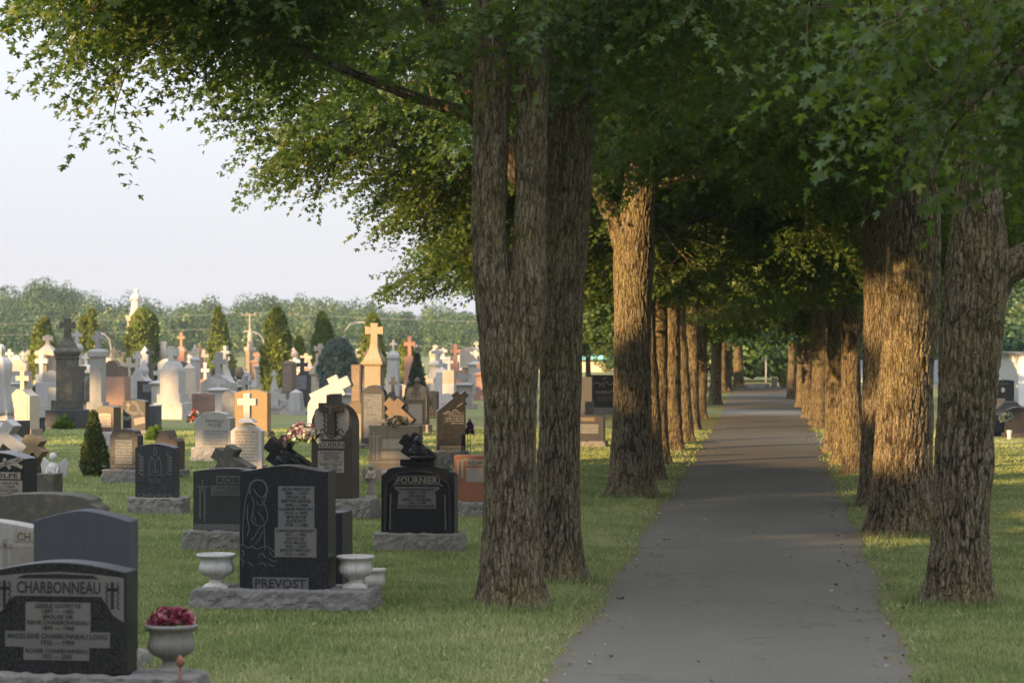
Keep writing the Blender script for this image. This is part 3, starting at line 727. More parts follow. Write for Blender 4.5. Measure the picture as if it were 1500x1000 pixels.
# fallen leaves, bark bits and pale litter on path and lawn
litter = leafmat('fallen_leaf_litter', [(0, (.09,.065,.04)), (.5, (.17,.12,.065)), (.8, (.28,.22,.12)), (1, (.45,.41,.32))], (1,1,1), .1)
M['litter'] = litter
n = 900
D = 17+rg.rand(n)**1.5*60; u = rg.rand(n)
side = rg.rand(n)
x = np.where(side < .35, pathRv(D)+rg.normal(-.12, .16, n), np.where(side < .6, pathLv(D)+rg.normal(.1, .16, n), rg.uniform(-.17, .2, n)*D*1.0+.5))
keep = rg.rand(n) < np.where(side < .6, .75, .5); x = x[keep]; D = D[keep]; n = len(x)
T_ = rg.normal(0, 1, (n, 3)); T_[:, 2] *= .12; T_ /= np.linalg.norm(T_, axis=1)[:, None]
onp = (x > pathLv(D)) & (x < pathRv(D))
me = leaf_mesh(np.stack([x, D, np.where(onp, .026, .04)], 1), T_, .038, np.random.RandomState(5), True, 'litter', .2, 'fallen_leaves', nrm=np.array([0, 0, 2.5]))
tag(link(bpy.data.objects.new('fallen_leaves', me)), kind='stuff')
# light travels along (sin az, cos az); s runs with it, c across it
def sc_xy(s, c): return (s*math.sin(SUN_AZ) + c*math.cos(SUN_AZ), s*math.cos(SUN_AZ) - c*math.sin(SUN_AZ))
T_ = std_maple(36, 3.8, .22, full=False, low=2.6, nth=30, dz=.12, nlow=14, R0=4.6, dens=.8); PROTO[6] = T_.meshes(.40, False, zlow=1.8)  # dense large-leaved crown shaped to block light, for the added shade trees
# added unseen trees on the sun side, placed and sized to cast shade: (s, c, height in metres)
tall = [(-8,-3,12),(-9,-8,12.5),(-8,-12.4,12),(-14,-14.6,12.5),(-20,-10,13),(-21,-15.4,12.8),(-26,-16.9,16),(-31,-17.2,13)]
low = [(-9,-19.2,5.9),(-12,-22.2,7.3),(-11,-24.2,7.6),(-10,-26,7.8),(-13,-28,8.3),(-10,-29.5,7.2),(-12,-32.3,8.3),(-10,-35.2,7.8),(-9,-38.6,6.8),(-12,-42,8.8),(-10,-45.4,8.6),(-13,-48.6,8.0),(-20,-24.5,13),(-14,-22.7,8.8),(-15,-26.3,9.8),(-20,-29.8,9.3),(-21,-33.3,9.8),(-9,-57.5,11),(-12,-61,13),(-18,-65,15),(-13,-69.5,14),(-18,-74,15),(-12,-79.5,13),(-18,-87,16),(-14,-92,15),(-18,-97.5,16),(-14,-106,15),(-18,-111,16),(-14,-119,15)]
SHADE_AT = [(*sc_xy(s, c), 6, {-16.9: .62, -17.2: .6, -24.5: .40, -22.7: .5, -26.3: .55}[c] if c in (-16.9, -17.2, -24.5, -22.7, -26.3) else .88 if h > 9 else .74, h/(13.0 if h < 13 or c > -50 else 10.5)) for s, c, h in tall+low] + [(6.0, -0.5, 1, 1.0, 1.0), (5.6, -7, 2, 1.0, 1.0)]  # last two added right of and behind the camera to cut skylight
# ------------------------------------------------------------------ gravestones
YAW = -12.0
rk = random.Random(4)
def prof(kind, w, h, rise=.08, n=18):
    """outline of a slab, metres, counter-clockwise from lower left"""
    a = w/2; t0 = h*(1-rise)
    pts = [(-a, 0), (a, 0)]
    xs = [a-2*a*i/n for i in range(n+1)]
    if kind == 'flat': return [(-a,0),(a,0),(a,h),(-a,h)]
    if kind == 'serp': return pts + [(x, t0+h*rise*math.cos(math.pi*x/w)) for x in xs]
    if kind == 'ogee': return pts + [(x, t0+h*rise*(.5+.5*math.cos(2*math.pi*x/w))) for x in xs]
    if kind == 'round':
        rr = min(a, h*.9); return pts + [(a*math.cos(math.pi*i/n), h-rr+rr*math.sin(math.pi*i/n)) for i in range(n+1)]
    if kind == 'peak': return [(-a,0),(a,0),(a,t0),(0,h),(-a,t0)]
    if kind == 'left': return [(-a,0),(a,0),(a,h),(a*.2,h),(-a,t0)]
    if kind == 'right': return [(-a,0),(a,0),(a,t0),(-a*.2,h),(-a,h)]
    if kind == 'gothic': return pts + [(x, t0+h*rise*(1-abs(2*x/w)**1.5)) for x in xs]
    if kind == 'shoulder':
        b = a*.72; s = h*rise
        return [(-a,0),(a,0),(a,t0),(b+.01,t0+s*.12),(b,t0+s*.38)] + [(b*math.cos(math.pi*i/10), t0+s*.38+s*.62*math.sin(math.pi*i/10)**.8) for i in range(1,10)] + [(-b,t0+s*.38),(-b-.01,t0+s*.12),(-a,t0)]
    if kind == 'step':
        return [(-a,0),(a,0),(a,t0*.97),(a*.97,t0),(a*.86,t0+h*rise*.25),(a*.84,t0+h*rise*.55)] + [(a*.8*math.cos(math.pi*i/8), t0+h*rise*(.62+.38*math.sin(math.pi*i/8))) for i in range(1,8)] + [(-a*.84,t0+h*rise*.55),(-a*.86,t0+h*rise*.25),(-a*.97,t0),(-a,t0*.97)]
    if kind == 'bell':
        return [(-a,0),(a,0),(a,t0)] + [(a*(1-.72*q), t0+h*rise*(q**1.8)) for q in (.25,.5,.75,1)] + [(-a*(1-.72*q), t0+h*rise*(q**1.8)) for q in (1,.75,.5,.25)] + [(-a,t0)]
    if kind == 'notch':
        return [(-a,0),(a,0),(a,t0*.9),(a*.8,t0),(a*.55,t0*1.0),(a*.4,t0*.93),(a*.1,h),(-a*.5,h*.99),(-a,t0*.9)]
    raise KeyError(kind)
def cross_poly(w, h, t=None, arm=.68, fl=1.0):
    t = t or w*.30; a = w/2; b = t/2; zc = h*arm; e = b*fl
    return [(-b*fl**.5,0),(b*fl**.5,0),(b,zc-b),(a,zc-e),(a,zc+e),(b,zc+b),(e,h),(-e,h),(-b,zc+b),(-a,zc+e),(-a,zc-e),(-b,zc-b)]

MON = []
class Mon:
    pass
def mon(xc, yb, label, comps, mat, cat='gravestone', yaw=None, group=None, name='gravestone', dd=None, off=0):
    """comps stack upwards; sizes are in photograph pixels at the stone's own distance"""
    D = gd(yb); s = D/F
    yaw = YAW + rk.uniform(-3, 3) if yaw is None else yaw
    m = Mon(); m.s = s; m.xc = xc; m.yb = yb; m.D = D; m.yaw = yaw; m.part = {}
    maxd = 0
    for c in comps:
        o = c[4] if len(c) > 4 else {}
        maxd = max(maxd, o.get('d', 0))
    m.front = 0
    root = empty(name, (gx(xc, D), D+.18, 0), R(yaw)); tag(root, label, cat, group); m.root = root; MON.append(m)
    z = 0.0; near = D < 60
    for c in comps:
        pn, typ, wpx, hpx = c[:4]; o = c[4] if len(c) > 4 else {}
        w = wpx*s; h = hpx*s; mt = o.get('mat', mat); mt = M[mt] if isinstance(mt, str) else mt
        dx = o.get('dx', 0)*s; d = o.get('d'); zz = o.get('z'); z0 = z if zz is None else zz*s
        mb = MB(); bev = (.006 if near else 0); kw = {}
        if typ == 'box':
            d = d or min(w, max(.22, w*.55)); mb.box(dx, 0, z0, w, d, h, o.get('tw', 1), o.get('td'))
        elif typ == 'sq':
            d = w; mb.box(dx, 0, z0, w, d, h, o.get('tw', 1))
        elif typ == 'rock':
            d = d or max(.36, w*.42); mb.box(dx, 0, z0, w, d, h, .97, .94); bev = .012; kw = dict(cuts=(6 if D < 40 else 4) if near else 1, rough=.016 if near else .02, seed=len(MON))
        elif typ == 'slab':
            d = d or (.2 if w < .8 else .24); mb.prism([(x+dx, q+z0) for x, q in prof(o.get('p', 'serp'), w, h, o.get('rise', .08))], -d/2, d/2)
        elif typ == 'cap':          # square stack of sections: (fraction of w, fraction of h)
            d = w; mb.lathe([(w/2*a, z0+h*b) for a, b in o.get('sec', [(1,0),(1,.3),(.6,.6),(.25,1)])], 4, M=Matrix.Translation((dx, 0, 0)), square=True, smooth=False)
            bev = 0
        elif typ == 'col':
            d = w; mb.lathe([(w/2*a, z0+h*b) for a, b in o.get('sec', [(1,0),(.85,1)])], 16, M=Matrix.Translation((dx, 0, 0))); bev = 0
        elif typ == 'cross':
            d = d or min(max(.10, w*.22), .3)
            mb.prism([(x+dx, q+z0-.01) for x, q in cross_poly(w, h+.01, o.get('t', None) and o['t']*s, o.get('arm', .66), o.get('fl', 1.0))], -d/2, d/2)
            if o.get('ring'):
                zc = z0+h*o.get('arm', .66); rr = w*.33
                mb.add(*ring_xz(dx, zc, rr, rr*.72, -d*.35, d*.35))
        elif typ == 'lean':         # cross lying askew against the stone
            d = d or .14
            A = Matrix.Translation((dx, 0, z0)) @ Matrix.Rotation(R(o.get('ang', 30)), 4, 'Y')
            mb.prism(cross_poly(w, h, o.get('t', wpx*.3)*s, o.get('arm', .66)), -d/2, d/2, M=A)
        mt_parent = root
        if o.get('on'): mt_parent = m.part[o['on']][0]
        ob = mb.build(pn, mt, mt_parent, bevel=bev, **kw)
        m.part[pn] = (ob, z0, d, w, h)
        if typ not in ('lean',) and zz is None: z = z0+h
        if o.get('insc'):
            fr = o.get('fr', (.12, .15, .88, .8)); pw = w*(fr[2]-fr[0]); ph = h*(fr[3]-fr[1])
            q = MB(); q.box(dx - w/2 + w*(fr[0]+fr[2])/2, -d/2-.003, z0+h*fr[1], pw, .010, ph)
            q.build('inscription_panel', M[o['insc']], ob)
    return m
def ring_xz(cx, cz, ro, ri, y0, y1, n=24):
    vs, fs = [], []
    for k in range(n):
        a = 2*math.pi*k/n
        for rr, y in ((ro, y0), (ri, y0), (ri, y1), (ro, y1)): vs.append((cx+rr*math.cos(a), y, cz+rr*math.sin(a)))
    for k in range(n):
        j = (k+1) % n
        for i in range(4): fs.append((k*4+i, k*4+(i+1) % 4, j*4+(i+1) % 4, j*4+i))
    return vs, fs
def lx(m, px): return (px-m.xc)*m.s/math.cos(R(m.yaw))
def lz(m, py): return (m.yb-py)*m.s
def panel(m, on, x0, y0, x1, y1, mat, th=.004, name='name_panel', poly=None):
    ob, z0, d, w, h = m.part[on]
    q = MB()
    if poly: q.prism([(lx(m, x), lz(m, y)) for x, y in poly], -d/2-th, -d/2+.003)
    else: q.box((lx(m, x0)+lx(m, x1))/2, -d/2-th/2+.002, lz(m, y1), lx(m, x1)-lx(m, x0), th+.004, lz(m, y0)-lz(m, y1))
    return q.build(name, M[mat], ob)
DG = None
def text(m, on, s, px, y0, y1, wpx, mat='ink', th=.0055, bold=.0, name='lettering', parent=None, spacing=1.0, align='CENTER', line=.92):
    """letters filling the box of photograph pixels centred at px, from row y0 to y1, at most wpx wide"""
    ob, z0, d, w, h = m.part[on]
    cu = bpy.data.curves.new(name, 'FONT'); cu.body = s; cu.align_x = align; cu.align_y = 'CENTER'; cu.extrude = .0012; cu.resolution_u = 2
    cu.offset = bold; cu.space_character = spacing; cu.space_line = line
    t = bpy.data.objects.new(name, cu); col.objects.link(t)
    bpy.context.view_layer.update()
    me = bpy.data.meshes.new_from_object(t.evaluated_get(bpy.context.evaluated_depsgraph_get()))
    bpy.data.objects.remove(t)
    n = len(me.vertices); v = np.zeros(n*3, np.float32); me.vertices.foreach_get('co', v); v = v.reshape(-1, 3)
    lo, hi = v.min(0), v.max(0)
    W = wpx*m.s/math.cos(R(m.yaw)); H = (y1-y0)*m.s
    k = np.empty_like(v)
    k[:, 0] = lx(m, px) + (v[:, 0]-(lo[0]+hi[0])/2)*W/(hi[0]-lo[0])
    k[:, 2] = lz(m, (y0+y1)/2) + (v[:, 1]-(lo[1]+hi[1])/2)*H/(hi[1]-lo[1])
    k[:, 1] = -d/2 - th - v[:, 2]
    me.vertices.foreach_set('co', k.astype(np.float32).ravel()); me.update(); me.materials.clear(); me.materials.append(M[mat])
    o = bpy.data.objects.new(name, me); return link(o, parent or ob)
def strokes(m, on, lines, wid, mat, name='carving', parent=None, th=.004):
    """carved line work: polylines in photograph pixels turned into raised ribbons"""
    ob, z0, d, w, h = m.part[on]
    q = MB()
    for ln in lines:
        P = [Vector((lx(m, x), 0, lz(m, y))) for x, y in ln]
        # smooth once
        S = [P[0]]
        for a, b in zip(P, P[1:]): S += [a.lerp(b, .25), a.lerp(b, .75)]
        S.append(P[-1]); P = S
        L, Rr = [], []
        for i, p in enumerate(P):
            t = (P[min(i+1, len(P)-1)]-P[max(i-1, 0)]).normalized(); nn = Vector((-t.z, 0, t.x))*wid*m.s/2
            L.append(p+nn); Rr.append(p-nn)
        y = -d/2-th; n = len(P)
        vs = [(p.x, y, p.z) for p in L]+[(p.x, y, p.z) for p in Rr]+[(p.x, -d/2+.002, p.z) for p in L]+[(p.x, -d/2+.002, p.z) for p in Rr]
        fs = []
        for i in range(n-1): fs += [(i, i+1, n+i+1, n+i), (i, 2*n+i, 2*n+i+1, i+1), (n+i, n+i+1, 3*n+i+1, 3*n+i)]
        q.add(vs, fs)
    return q.build(name, M[mat], parent or ob)
def blob(name, parts, mat, parent, sub=2):
    """one smooth carved form from spheres: (x,y,z,rx,ry,rz,rot about y)"""
    bm = bmesh.new()
    for x, y, z, a, b, c, ro in parts:
        bmesh.ops.create_icosphere(bm, subdivisions=sub, radius=1, matrix=Matrix.Translation((x, y, z)) @ Matrix.Rotation(ro, 4, 'Y') @ Matrix.Diagonal((a, b, c, 1)))
    for f in bm.faces: f.smooth = True
    me = bpy.data.meshes.new(name); bm.to_mesh(me); bm.free(); me.materials.append(M[mat])
    return link(bpy.data.objects.new(name, me), parent)

def urn(xc, yb, hpx, wpx, label, z=0.0, D=None, mat='paint_white', base_px=None):
    """fluted garden urn; stands at height z"""
    D = D or gd(yb); s = D/F; H = hpx*s; r = wpx*s/2
    root = empty('urn', (gx(xc, D), D+.16, z), 0); tag(root, label, 'urn', None)
    fl = lambda a, zz: -.10*abs(math.sin(a*11))*(1 if .34*H < zz < .62*H else .25 if zz < .8*H else 0)
    q = MB(); q.lathe([(.30*r,.24*H),(.40*r,.30*H),(.66*r,.36*H),(.84*r,.45*H),(.90*r,.55*H),(.86*r,.66*H),(.80*r,.74*H),(.82*r,.84*H),(.90*r,.90*H),(1.0*r,.93*H),(1.0*r,.985*H),(.95*r,H),(.84*r,.985*H),(.74*r,.9*H)], 66, flute=fl); q.build('bowl', M[mat], root)
    q = MB(); q.lathe([(.62*r,.055*H),(.60*r,.09*H),(.40*r,.13*H),(.31*r,.19*H),(.34*r,.235*H),(.30*r,.25*H)], 32); q.box(0, 0, 0, 1.24*r, 1.24*r, .056*H); q.build('foot', M[mat], root)
    q = MB(); q.lathe([(.80*r,.88*H),(.5*r,.90*H),(.01,.905*H)], 24); q.build('soil', simple('potting_soil', (.05,.035,.022), .95), root)
    return root, s, H, r
petal_cache = {}
def flowers(xc, zc, D, rx, rz, label, cols, n=70, seed=1, ry=None, leaf=True, size=.03, stems=0, cat='flowers', dy=0):
    """a bunch of separate blossoms: many five-petalled heads and leaves"""
    r = np.random.RandomState(seed); ry = ry or rx*.7
    root = empty('flower_arrangement', (xc, D+dy, zc)); tag(root, label, cat)
    per = {}
    tri = []
    for i in range(n):
        v = r.normal(0, 1, 3); v /= np.linalg.norm(v); v[2] = abs(v[2])*1.0-.15
        k = r.uniform(.72, 1.0); c = np.array([v[0]*rx*k, v[1]*ry*k, v[2]*rz*k])
        per.setdefault(cols[r.randint(len(cols))], []).append((c, v))
    for cm, L in per.items():
        P, T = [], []
        for c, v in L:
            a = np.cross(v, [0, 0, 1.0])+1e-3; a /= np.linalg.norm(a); b = np.cross(v, a)
            for j in range(6):
                t = 2*math.pi*j/6+r.rand(); d = a*math.cos(t)+b*math.sin(t)+v*.45; d /= np.linalg.norm(d)
                P.append(c); T.append(d)
        me = leaf_mesh(np.array(P), np.array(T), size, r, False, cm, 0, 'blossoms', aspect=.8); link(bpy.data.objects.new('blossoms', me), root)
    if leaf:
        m = n*3; v = r.normal(0, 1, (m, 3)); v /= np.linalg.norm(v, axis=1)[:, None]; v[:, 2] = np.abs(v[:, 2])-.3
        P = v*np.array([rx, ry, rz])*r.uniform(.3, .85, m)[:, None]
        me = leaf_mesh(P, v, size*1.5, r, False, 'fern' if leaf is True else leaf, -.3, 'leaves', aspect=.6); link(bpy.data.objects.new('leaves', me), root)
    if stems:
        q = MB()
        for k in range(stems):
            a = r.uniform(-.5, .5)*rx; q.tube([(a, 0, -zc+.01), (a*1.3, 0, 0)], [.006, .005], 5)
        q.build('stems', M['cedar'], root)
    return root
def fcol(name, a, b): M[name] = leafmat(name, [(0, a), (1, b)], (1,1,1), .25)
fcol('petal_white', (.6,.6,.52), (.8,.8,.74)); fcol('petal_mauve', (.22,.09,.17), (.40,.2,.32)); fcol('petal_crimson', (.16,.02,.05), (.32,.07,.11)); fcol('petal_rose', (.42,.16,.22), (.6,.3,.34))
fcol('petal_orange', (.45,.16,.06), (.6,.28,.10)); fcol('petal_yellow', (.6,.48,.18), (.75,.65,.35)); fcol('petal_violet', (.2,.05,.35), (.42,.18,.6)); fcol('petal_pink', (.55,.22,.32), (.7,.4,.45)); fcol('petal_red', (.4,.05,.04), (.55,.12,.08)); fcol('petal_lilac', (.35,.32,.55), (.5,.46,.7))
fcol('begonia_leaf', (.07,.02,.02), (.14,.05,.04))
# ------------------------------------------------------------------ the near graves
# 1 lower left corner
m = mon(88, 1026, 'near black granite gravestone in the lower left corner with pale etched border and three plaques',
    [('base','rock',330,38,{'d':.46,'mat':'rockgray','dx':46}), ('tablet','slab',206,164,{'p':'serp','rise':.085,'d':.24})], 'black', yaw=-9)
panel(m,'tablet',0,0,0,0,'plaque',name='border',poly=[(-11,905),(4,895),(12,882),(22,874),(152,874),(161,886),(170,901),(186,911),(186,846),(140,841),(88,838),(36,841),(-11,846)])
panel(m,'tablet',25,838.5,150,846,'black',th=.006,name='scroll_band',poly=[(25,848),(150,848),(140,843),(88,841),(36,843)])
text(m,'tablet','CHARBONNEAU',88,852,870,126,th=.0065,bold=.012)
panel(m,'tablet',38,883,136,926,'plaque'); panel(m,'tablet',7,926,165,949,'plaque',th=.0045); panel(m,'tablet',35,949,134,968,'plaque')
text(m,'tablet','GISELE GOYETTE\n1897 — 1981\nEPOUSE DE\nRENE CHARBONNEAU\n1895 — 1968',87,885,924,92,bold=.012,name='inscription')
text(m,'tablet','MADELEINE CHARBONNEAU LONG\n1926 — 1994',86,929,946,150,bold=.012,name='inscription')
text(m,'tablet','ROGER CHARBONNEAU\n1923 — 2005',85,951,966,94,bold=.012,name='inscription')
for cx in (169, 6):
    strokes(m,'tablet',[[(cx,852),(cx,892)],[(cx-9,863),(cx+9,863)]],5,'ink','carved_cross',th=.0065)
    strokes(m,'tablet',[[(cx+s_*10,853+k*8),(cx+s_*5,856+k*8),(cx+s_*11,860+k*8)] for s_ in (-1,1) for k in range(5)],1.6,'ink','carved_ivy',th=.0065)
# its urn with red begonias
D1 = gd(1026); ub, s_, H_, r_ = urn(246, 1026, 72, 78, 'weathered grey garden urn holding crimson flowers beside the near corner gravestone', z=38*D1/F-.002, D=D1-.02, mat='concrete')
flowers(gx(246,D1), 38*D1/F+.31, D1, .155, .13, 'bunch of crimson and rose begonias filling the grey urn', ['petal_crimson','petal_crimson','petal_rose','petal_crimson'], 120, 3, ry=.16, leaf=True, size=.036, dy=.16)
lamp = empty('grave_light', (gx(264,17.2), 17.2, 0)); tag(lamp, 'thin rusty red grave light stake standing before the grey urn', 'grave light')
q = MB(); q.tube([(0,0,0),(0,0,.245)], [.009,.009], 8); q.build('stake', M['red'], lamp)
q = MB(); q.lathe([(.008,.24),(.022,.25),(.026,.275),(.016,.30),(.003,.315)], 10); q.build('flame_cup', M['red'], lamp)

# 2-4 slabs stacked behind it in the view
mon(120, 985, 'smooth dark blue-grey slab with a low gabled top, close behind the near corner gravestone',
    [('base','rock',175,26,{'d':.5,'mat':'rockgray'}), ('tablet','slab',146,211,{'p':'gothic','rise':.075,'d':.22})], 'slate', yaw=-8)
m = mon(-28, 968, 'light grey gravestone cut by the left edge with a carved cross and pale plaques',
    [('base','rock',180,26,{'d':.5,'mat':'rockgray'}), ('tablet','slab',158,180,{'p':'gothic','rise':.06,'d':.22})], 'gray', yaw=-8)
panel(m,'tablet',22,778,70,793,'plaque_light'); text(m,'tablet','CH',37,780,791,20,'dull_ink')
panel(m,'tablet',17,800,70,842,'plaque_light'); strokes(m,'tablet',[[(8,790),(8,860)],[(-4,800),(20,800)]],7,'plaque_light','carved_cross')
m = mon(62, 925, 'wide rough grey-brown stone with a stepped arched top behind the blue-grey slab',
    [('base','rock',200,28,{'d':.5,'mat':'rockgray'}), ('tablet','slab',178,174,{'p':'step','rise':.11,'d':.3})], 'dgray', yaw=-10)

# black stone with dove cross, left edge
m = mon(4, 770, 'black arched gravestone at the left edge with a pale carved leaning cross above its plaques',
    [('base','rock',110,22,{'d':.45,'mat':'rockgray'}), ('tablet','slab',82,85,{'p':'serp','rise':.1,'d':.36})], 'black', yaw=-17)
panel(m,'tablet',-30,691,38,701,'plaque_light'); text(m,'tablet','WOLFE',8,692.5,699.5,52,bold=.01)
panel(m,'tablet',-30,703,41,727,'plaque_light'); text(m,'tablet','JEROME WOLFE\n1899 — 1964\nROSE BOUCHER\n1904 — 1991',8,705,725,56,name='inscription')
strokes(m,'tablet',[[(-10,686),(38,671)]],6.5,'plaque_light','carved_cross'); strokes(m,'tablet',[[(12,671),(22,686)],[(2,685),(16,678),(30,679),(41,684)],[(30,676),(41,671)]],5,'plaque_light','carved_cross')
mon(68, 752, 'low olive-brown block of a gravestone showing beside the black arched one',
    [('base','rock',40,16,{'d':.4,'mat':'rockgray'}), ('tablet','slab',30,42,{'p':'flat','d':.3})], 'dgray', yaw=-15)
def angel(xc, yb, hpx, label, mat, z=0.0):
    D = gd(yb); s = D/F; H = hpx*s
    root = empty('angel_statue', (gx(xc, D), D+.1, z), R(-15)); tag(root, label, 'statue')
    fold = lambda a, zz: .09*math.sin(a*7)*max(0, 1-zz/(H*.62))
    q = MB(); q.lathe([(.150*H,.0),(.155*H,.03*H),(.145*H,.09*H),(.115*H,.10*H),(.125*H,.13*H),(.105*H,.34*H),(.09*H,.48*H),(.105*H,.6*H),(.115*H,.70*H),(.085*H,.77*H),(.04*H,.80*H),(.045*H,.82*H),(.078*H,.87*H),(.082*H,.92*H),(.055*H,.98*H),(.01,1.0*H)], 36, flute=fold); q.build('figure', M[mat], root)
    for sg in (-1, 1):
        q = MB(); q.prism([(sg*.03*H,.50*H),(sg*.12*H,.42*H),(sg*.26*H,.52*H),(sg*.30*H,.75*H),(sg*.24*H,.90*H),(sg*.12*H,.80*H),(sg*.03*H,.72*H)][::sg], .05*H, .10*H); q.build('wing', M[mat], root, bevel=.004)
        q = MB(); q.tube([(sg*.10*H,-.01*H,.70*H),(sg*.12*H,-.09*H,.56*H),(sg*.01*H,-.15*H,.62*H)], [.035*H,.03*H,.022*H], 8); q.build('arm', M[mat], root)
    return root
angel(76, 735, 72, 'small white winged angel statue standing in the grass by the left edge', 'white')

# leaning crosses and plinth statue, left edge
mon(4, 700, 'light grey gravestone with a big tilted cross at the left edge, below the draped statue',
    [('base','rock',70,18,{'d':.5,'mat':'rockgray'}), ('tablet','slab',60,22,{'p':'flat','d':.4,'mat':'lgray'}), ('cross','lean',46,64,{'ang':-55,'dx':36,'z':38,'t':17,'d':.3,'mat':'lgray'})], 'lgray', yaw=-16)
mon(36, 706, 'brown lichen-stained cross leaning right out of its stone near the left edge',
    [('base','rock',44,22,{'d':.5,'mat':'dgray'}), ('tablet','box',38,16,{'d':.3}), ('cross','lean',38,46,{'ang':42,'dx':-6,'z':30,'t':13,'d':.22,'mat':'ochre'})], 'umber', yaw=-20)
m = mon(-2, 672, 'white draped robed statue on a black block pedestal at the left edge',
    [('base','box',92,20,{'d':.7}), ('pedestal','box',74,36,{'d':.6}), ('plinth','box',34,8,{'d':.34,'mat':'white','dx':0})], 'charcoal', cat='statue', name='statue', yaw=-14)
s_ = m.s; zt = m.part['plinth'][1]+m.part['plinth'][4]; H_ = 104*s_
q = MB(); q.lathe([(.17*H_,0),(.175*H_,.05*H_),(.15*H_,.25*H_),(.13*H_,.45*H_),(.15*H_,.6*H_),(.16*H_,.72*H_),(.11*H_,.80*H_),(.05*H_,.83*H_),(.055*H_,.86*H_),(.075*H_,.91*H_),(.07*H_,.96*H_),(.03*H_,1.0*H_)], 48, flute=lambda a, z: .10*math.sin(a*9+z*3)*max(0, 1-(z-zt)/(H_*.8)), M=Matrix.Translation((0,0,zt))); q.build('figure', M['white'], m.root)

# cream tablet with cross
m = mon(33, 646, 'pale cream tablet topped by a stone cross, dark along its right side',
    [('base','box',44,18,{'d':.5,'mat':'tan'}), ('tablet','slab',36,58,{'p':'bell','rise':.16,'d':.42,'insc':'insc_cream','fr':(.1,.08,.9,.78)}), ('cross','cross',22,27,{'fl':1.15,'arm':.6,'d':.16})], 'cream', yaw=-22)
urn(58, 645, 34, 15, 'dark slate grave urn standing right of the cream tablet with cross', mat='slate')
mon(62, 623, 'small plain white slab in the grass left of the tall dark cross monument',
    [('tablet','slab',15,29,{'p':'flat','d':.18})], 'lgray')

# tall dark monument
m = mon(97, 628, 'tall dark brown granite monument with a heavy flared cross, the tallest near the left edge',
    [('base','rock',48,28,{'d':1.0,'mat':'charcoal'}), ('plinth','sq',36,14), ('shaft','sq',25,60), ('cornice','cap',31,17,{'sec':[(.85,0),(.9,.12),(.8,.2),(1,.55),(1,.7),(.75,1)]}), ('cap','cap',23,14,{'sec':[(1,0),(.9,.3),(.62,.7),(.5,1)]}), ('cross','cross',23,29,{'fl':1.35,'t':8,'arm':.66})], 'dgray', yaw=-14)
mon(142, 615, 'tall blue-grey pillar with rounded cap and broad cross, right of the tall dark monument',
    [('base','rock',30,14,{'mat':'lgray'}), ('plinth','sq',25,12), ('shaft','sq',18,65), ('cap','cap',23,13,{'sec':[(.85,0),(1,.15),(1,.7),(.8,.9),(.5,1)]}), ('cross','cross',18,27,{'fl':1.3,'arm':.64,'t':6})], 'gray')
m = mon(168, 606, 'pinkish brown granite tablet with dense lettering and a carved gable, beside the blue-grey pillar',
    [('base','rock',44,12,{'mat':'tan'}), ('tablet','box',38,43,{'d':.5,'insc':'insc_pink','fr':(.06,.05,.94,.95)}), ('gable','slab',34,23,{'p':'notch','rise':.35,'d':.3,'mat':'umber'})], 'pink')
m = mon(252, 614, 'broad weathered pale grey pedestal monument with rounded top, dark down its right side',
    [('base','rock',46,24,{'d':.9,'mat':'lgray'}), ('plinth','sq',36,13), ('shaft','sq',29,34), ('shoulder','cap',27,14,{'sec':[(1,0),(.96,.2),(.7,.8),(.55,1)]}), ('cross','cross',15,22,{'fl':1.5,'t':8,'arm':.6,'d':.3})], 'lgray')
m = mon(219, 600, 'plain dark charcoal slab with faint lettering, left of the pale rounded pedestal monument',
    [('base','box',40,10,{'d':.5}), ('tablet','slab',36,32,{'p':'flat','d':.3,'insc':'insc_slate','fr':(.25,.5,.95,.85)})], 'charcoal')
m = mon(198, 642, 'polished black gravestone with a pale carved cross and kneeling figure, left of centre field',
    [('base','rock',44,12,{'d':.5,'mat':'rockgray'}), ('tablet','slab',35,45,{'p':'gothic','rise':.06,'d':.25})], 'black', yaw=-15)
strokes(m,'tablet',[[(189,589),(189,603)],[(186,593),(193,593)]],1.6,'plaque_light','carved_cross')
strokes(m,'tablet',[[(195,588),(203,592),(206,603),(213,607)],[(186,600),(196,606),(206,604)],[(181,611),(188,614),(194,608)]],5,'plaque','carved_figure')
panel(m,'tablet',197,611,216,623,'plaque_light',poly=[(199,623),(215,619),(214,610),(197,613)],name='plaque')
mon(224, 640, 'narrow blue-grey granite post with a pale cap edge, right of the carved black stone',
    [('base','box',18,6,{'d':.4}), ('shaft','box',15,39,{'d':.4,'mat':'slate'}), ('cap','box',16,2,{'d':.42,'mat':'lgray'})], 'slate')
m = mon(158, 656, 'brown granite tablet with bright tan plaque on pale base, beside the small cedar',
    [('base','rock',32,24,{'d':.55,'mat':'lgray'}), ('tablet','slab',27,38,{'p':'serp','rise':.06,'d':.35,'insc':'insc_tan','fr':(.04,.18,.84,.7)})], 'brown', yaw=-18)
# charcoal tablet with the long list
m = mon(183, 708, 'dark charcoal tablet with many engraved lines, right of the small cedar',
    [('base','rock',64,20,{'d':.45,'mat':'rockgray'}), ('tablet','slab',44,60,{'p':'step','rise':.16,'d':.24,'insc':'insc_slate','fr':(.2,.15,.82,.74)})], 'charcoal', yaw=-14)
panel(m,'tablet',164,681,203,687,'plaque'); text(m,'tablet','CHARLAND',183,682,686.4,34)
strokes(m,'tablet',[[(174,637),(183,640),(192,637)],[(177,634),(183,637),(189,634)]],1.6,'plaque','carved_dove')
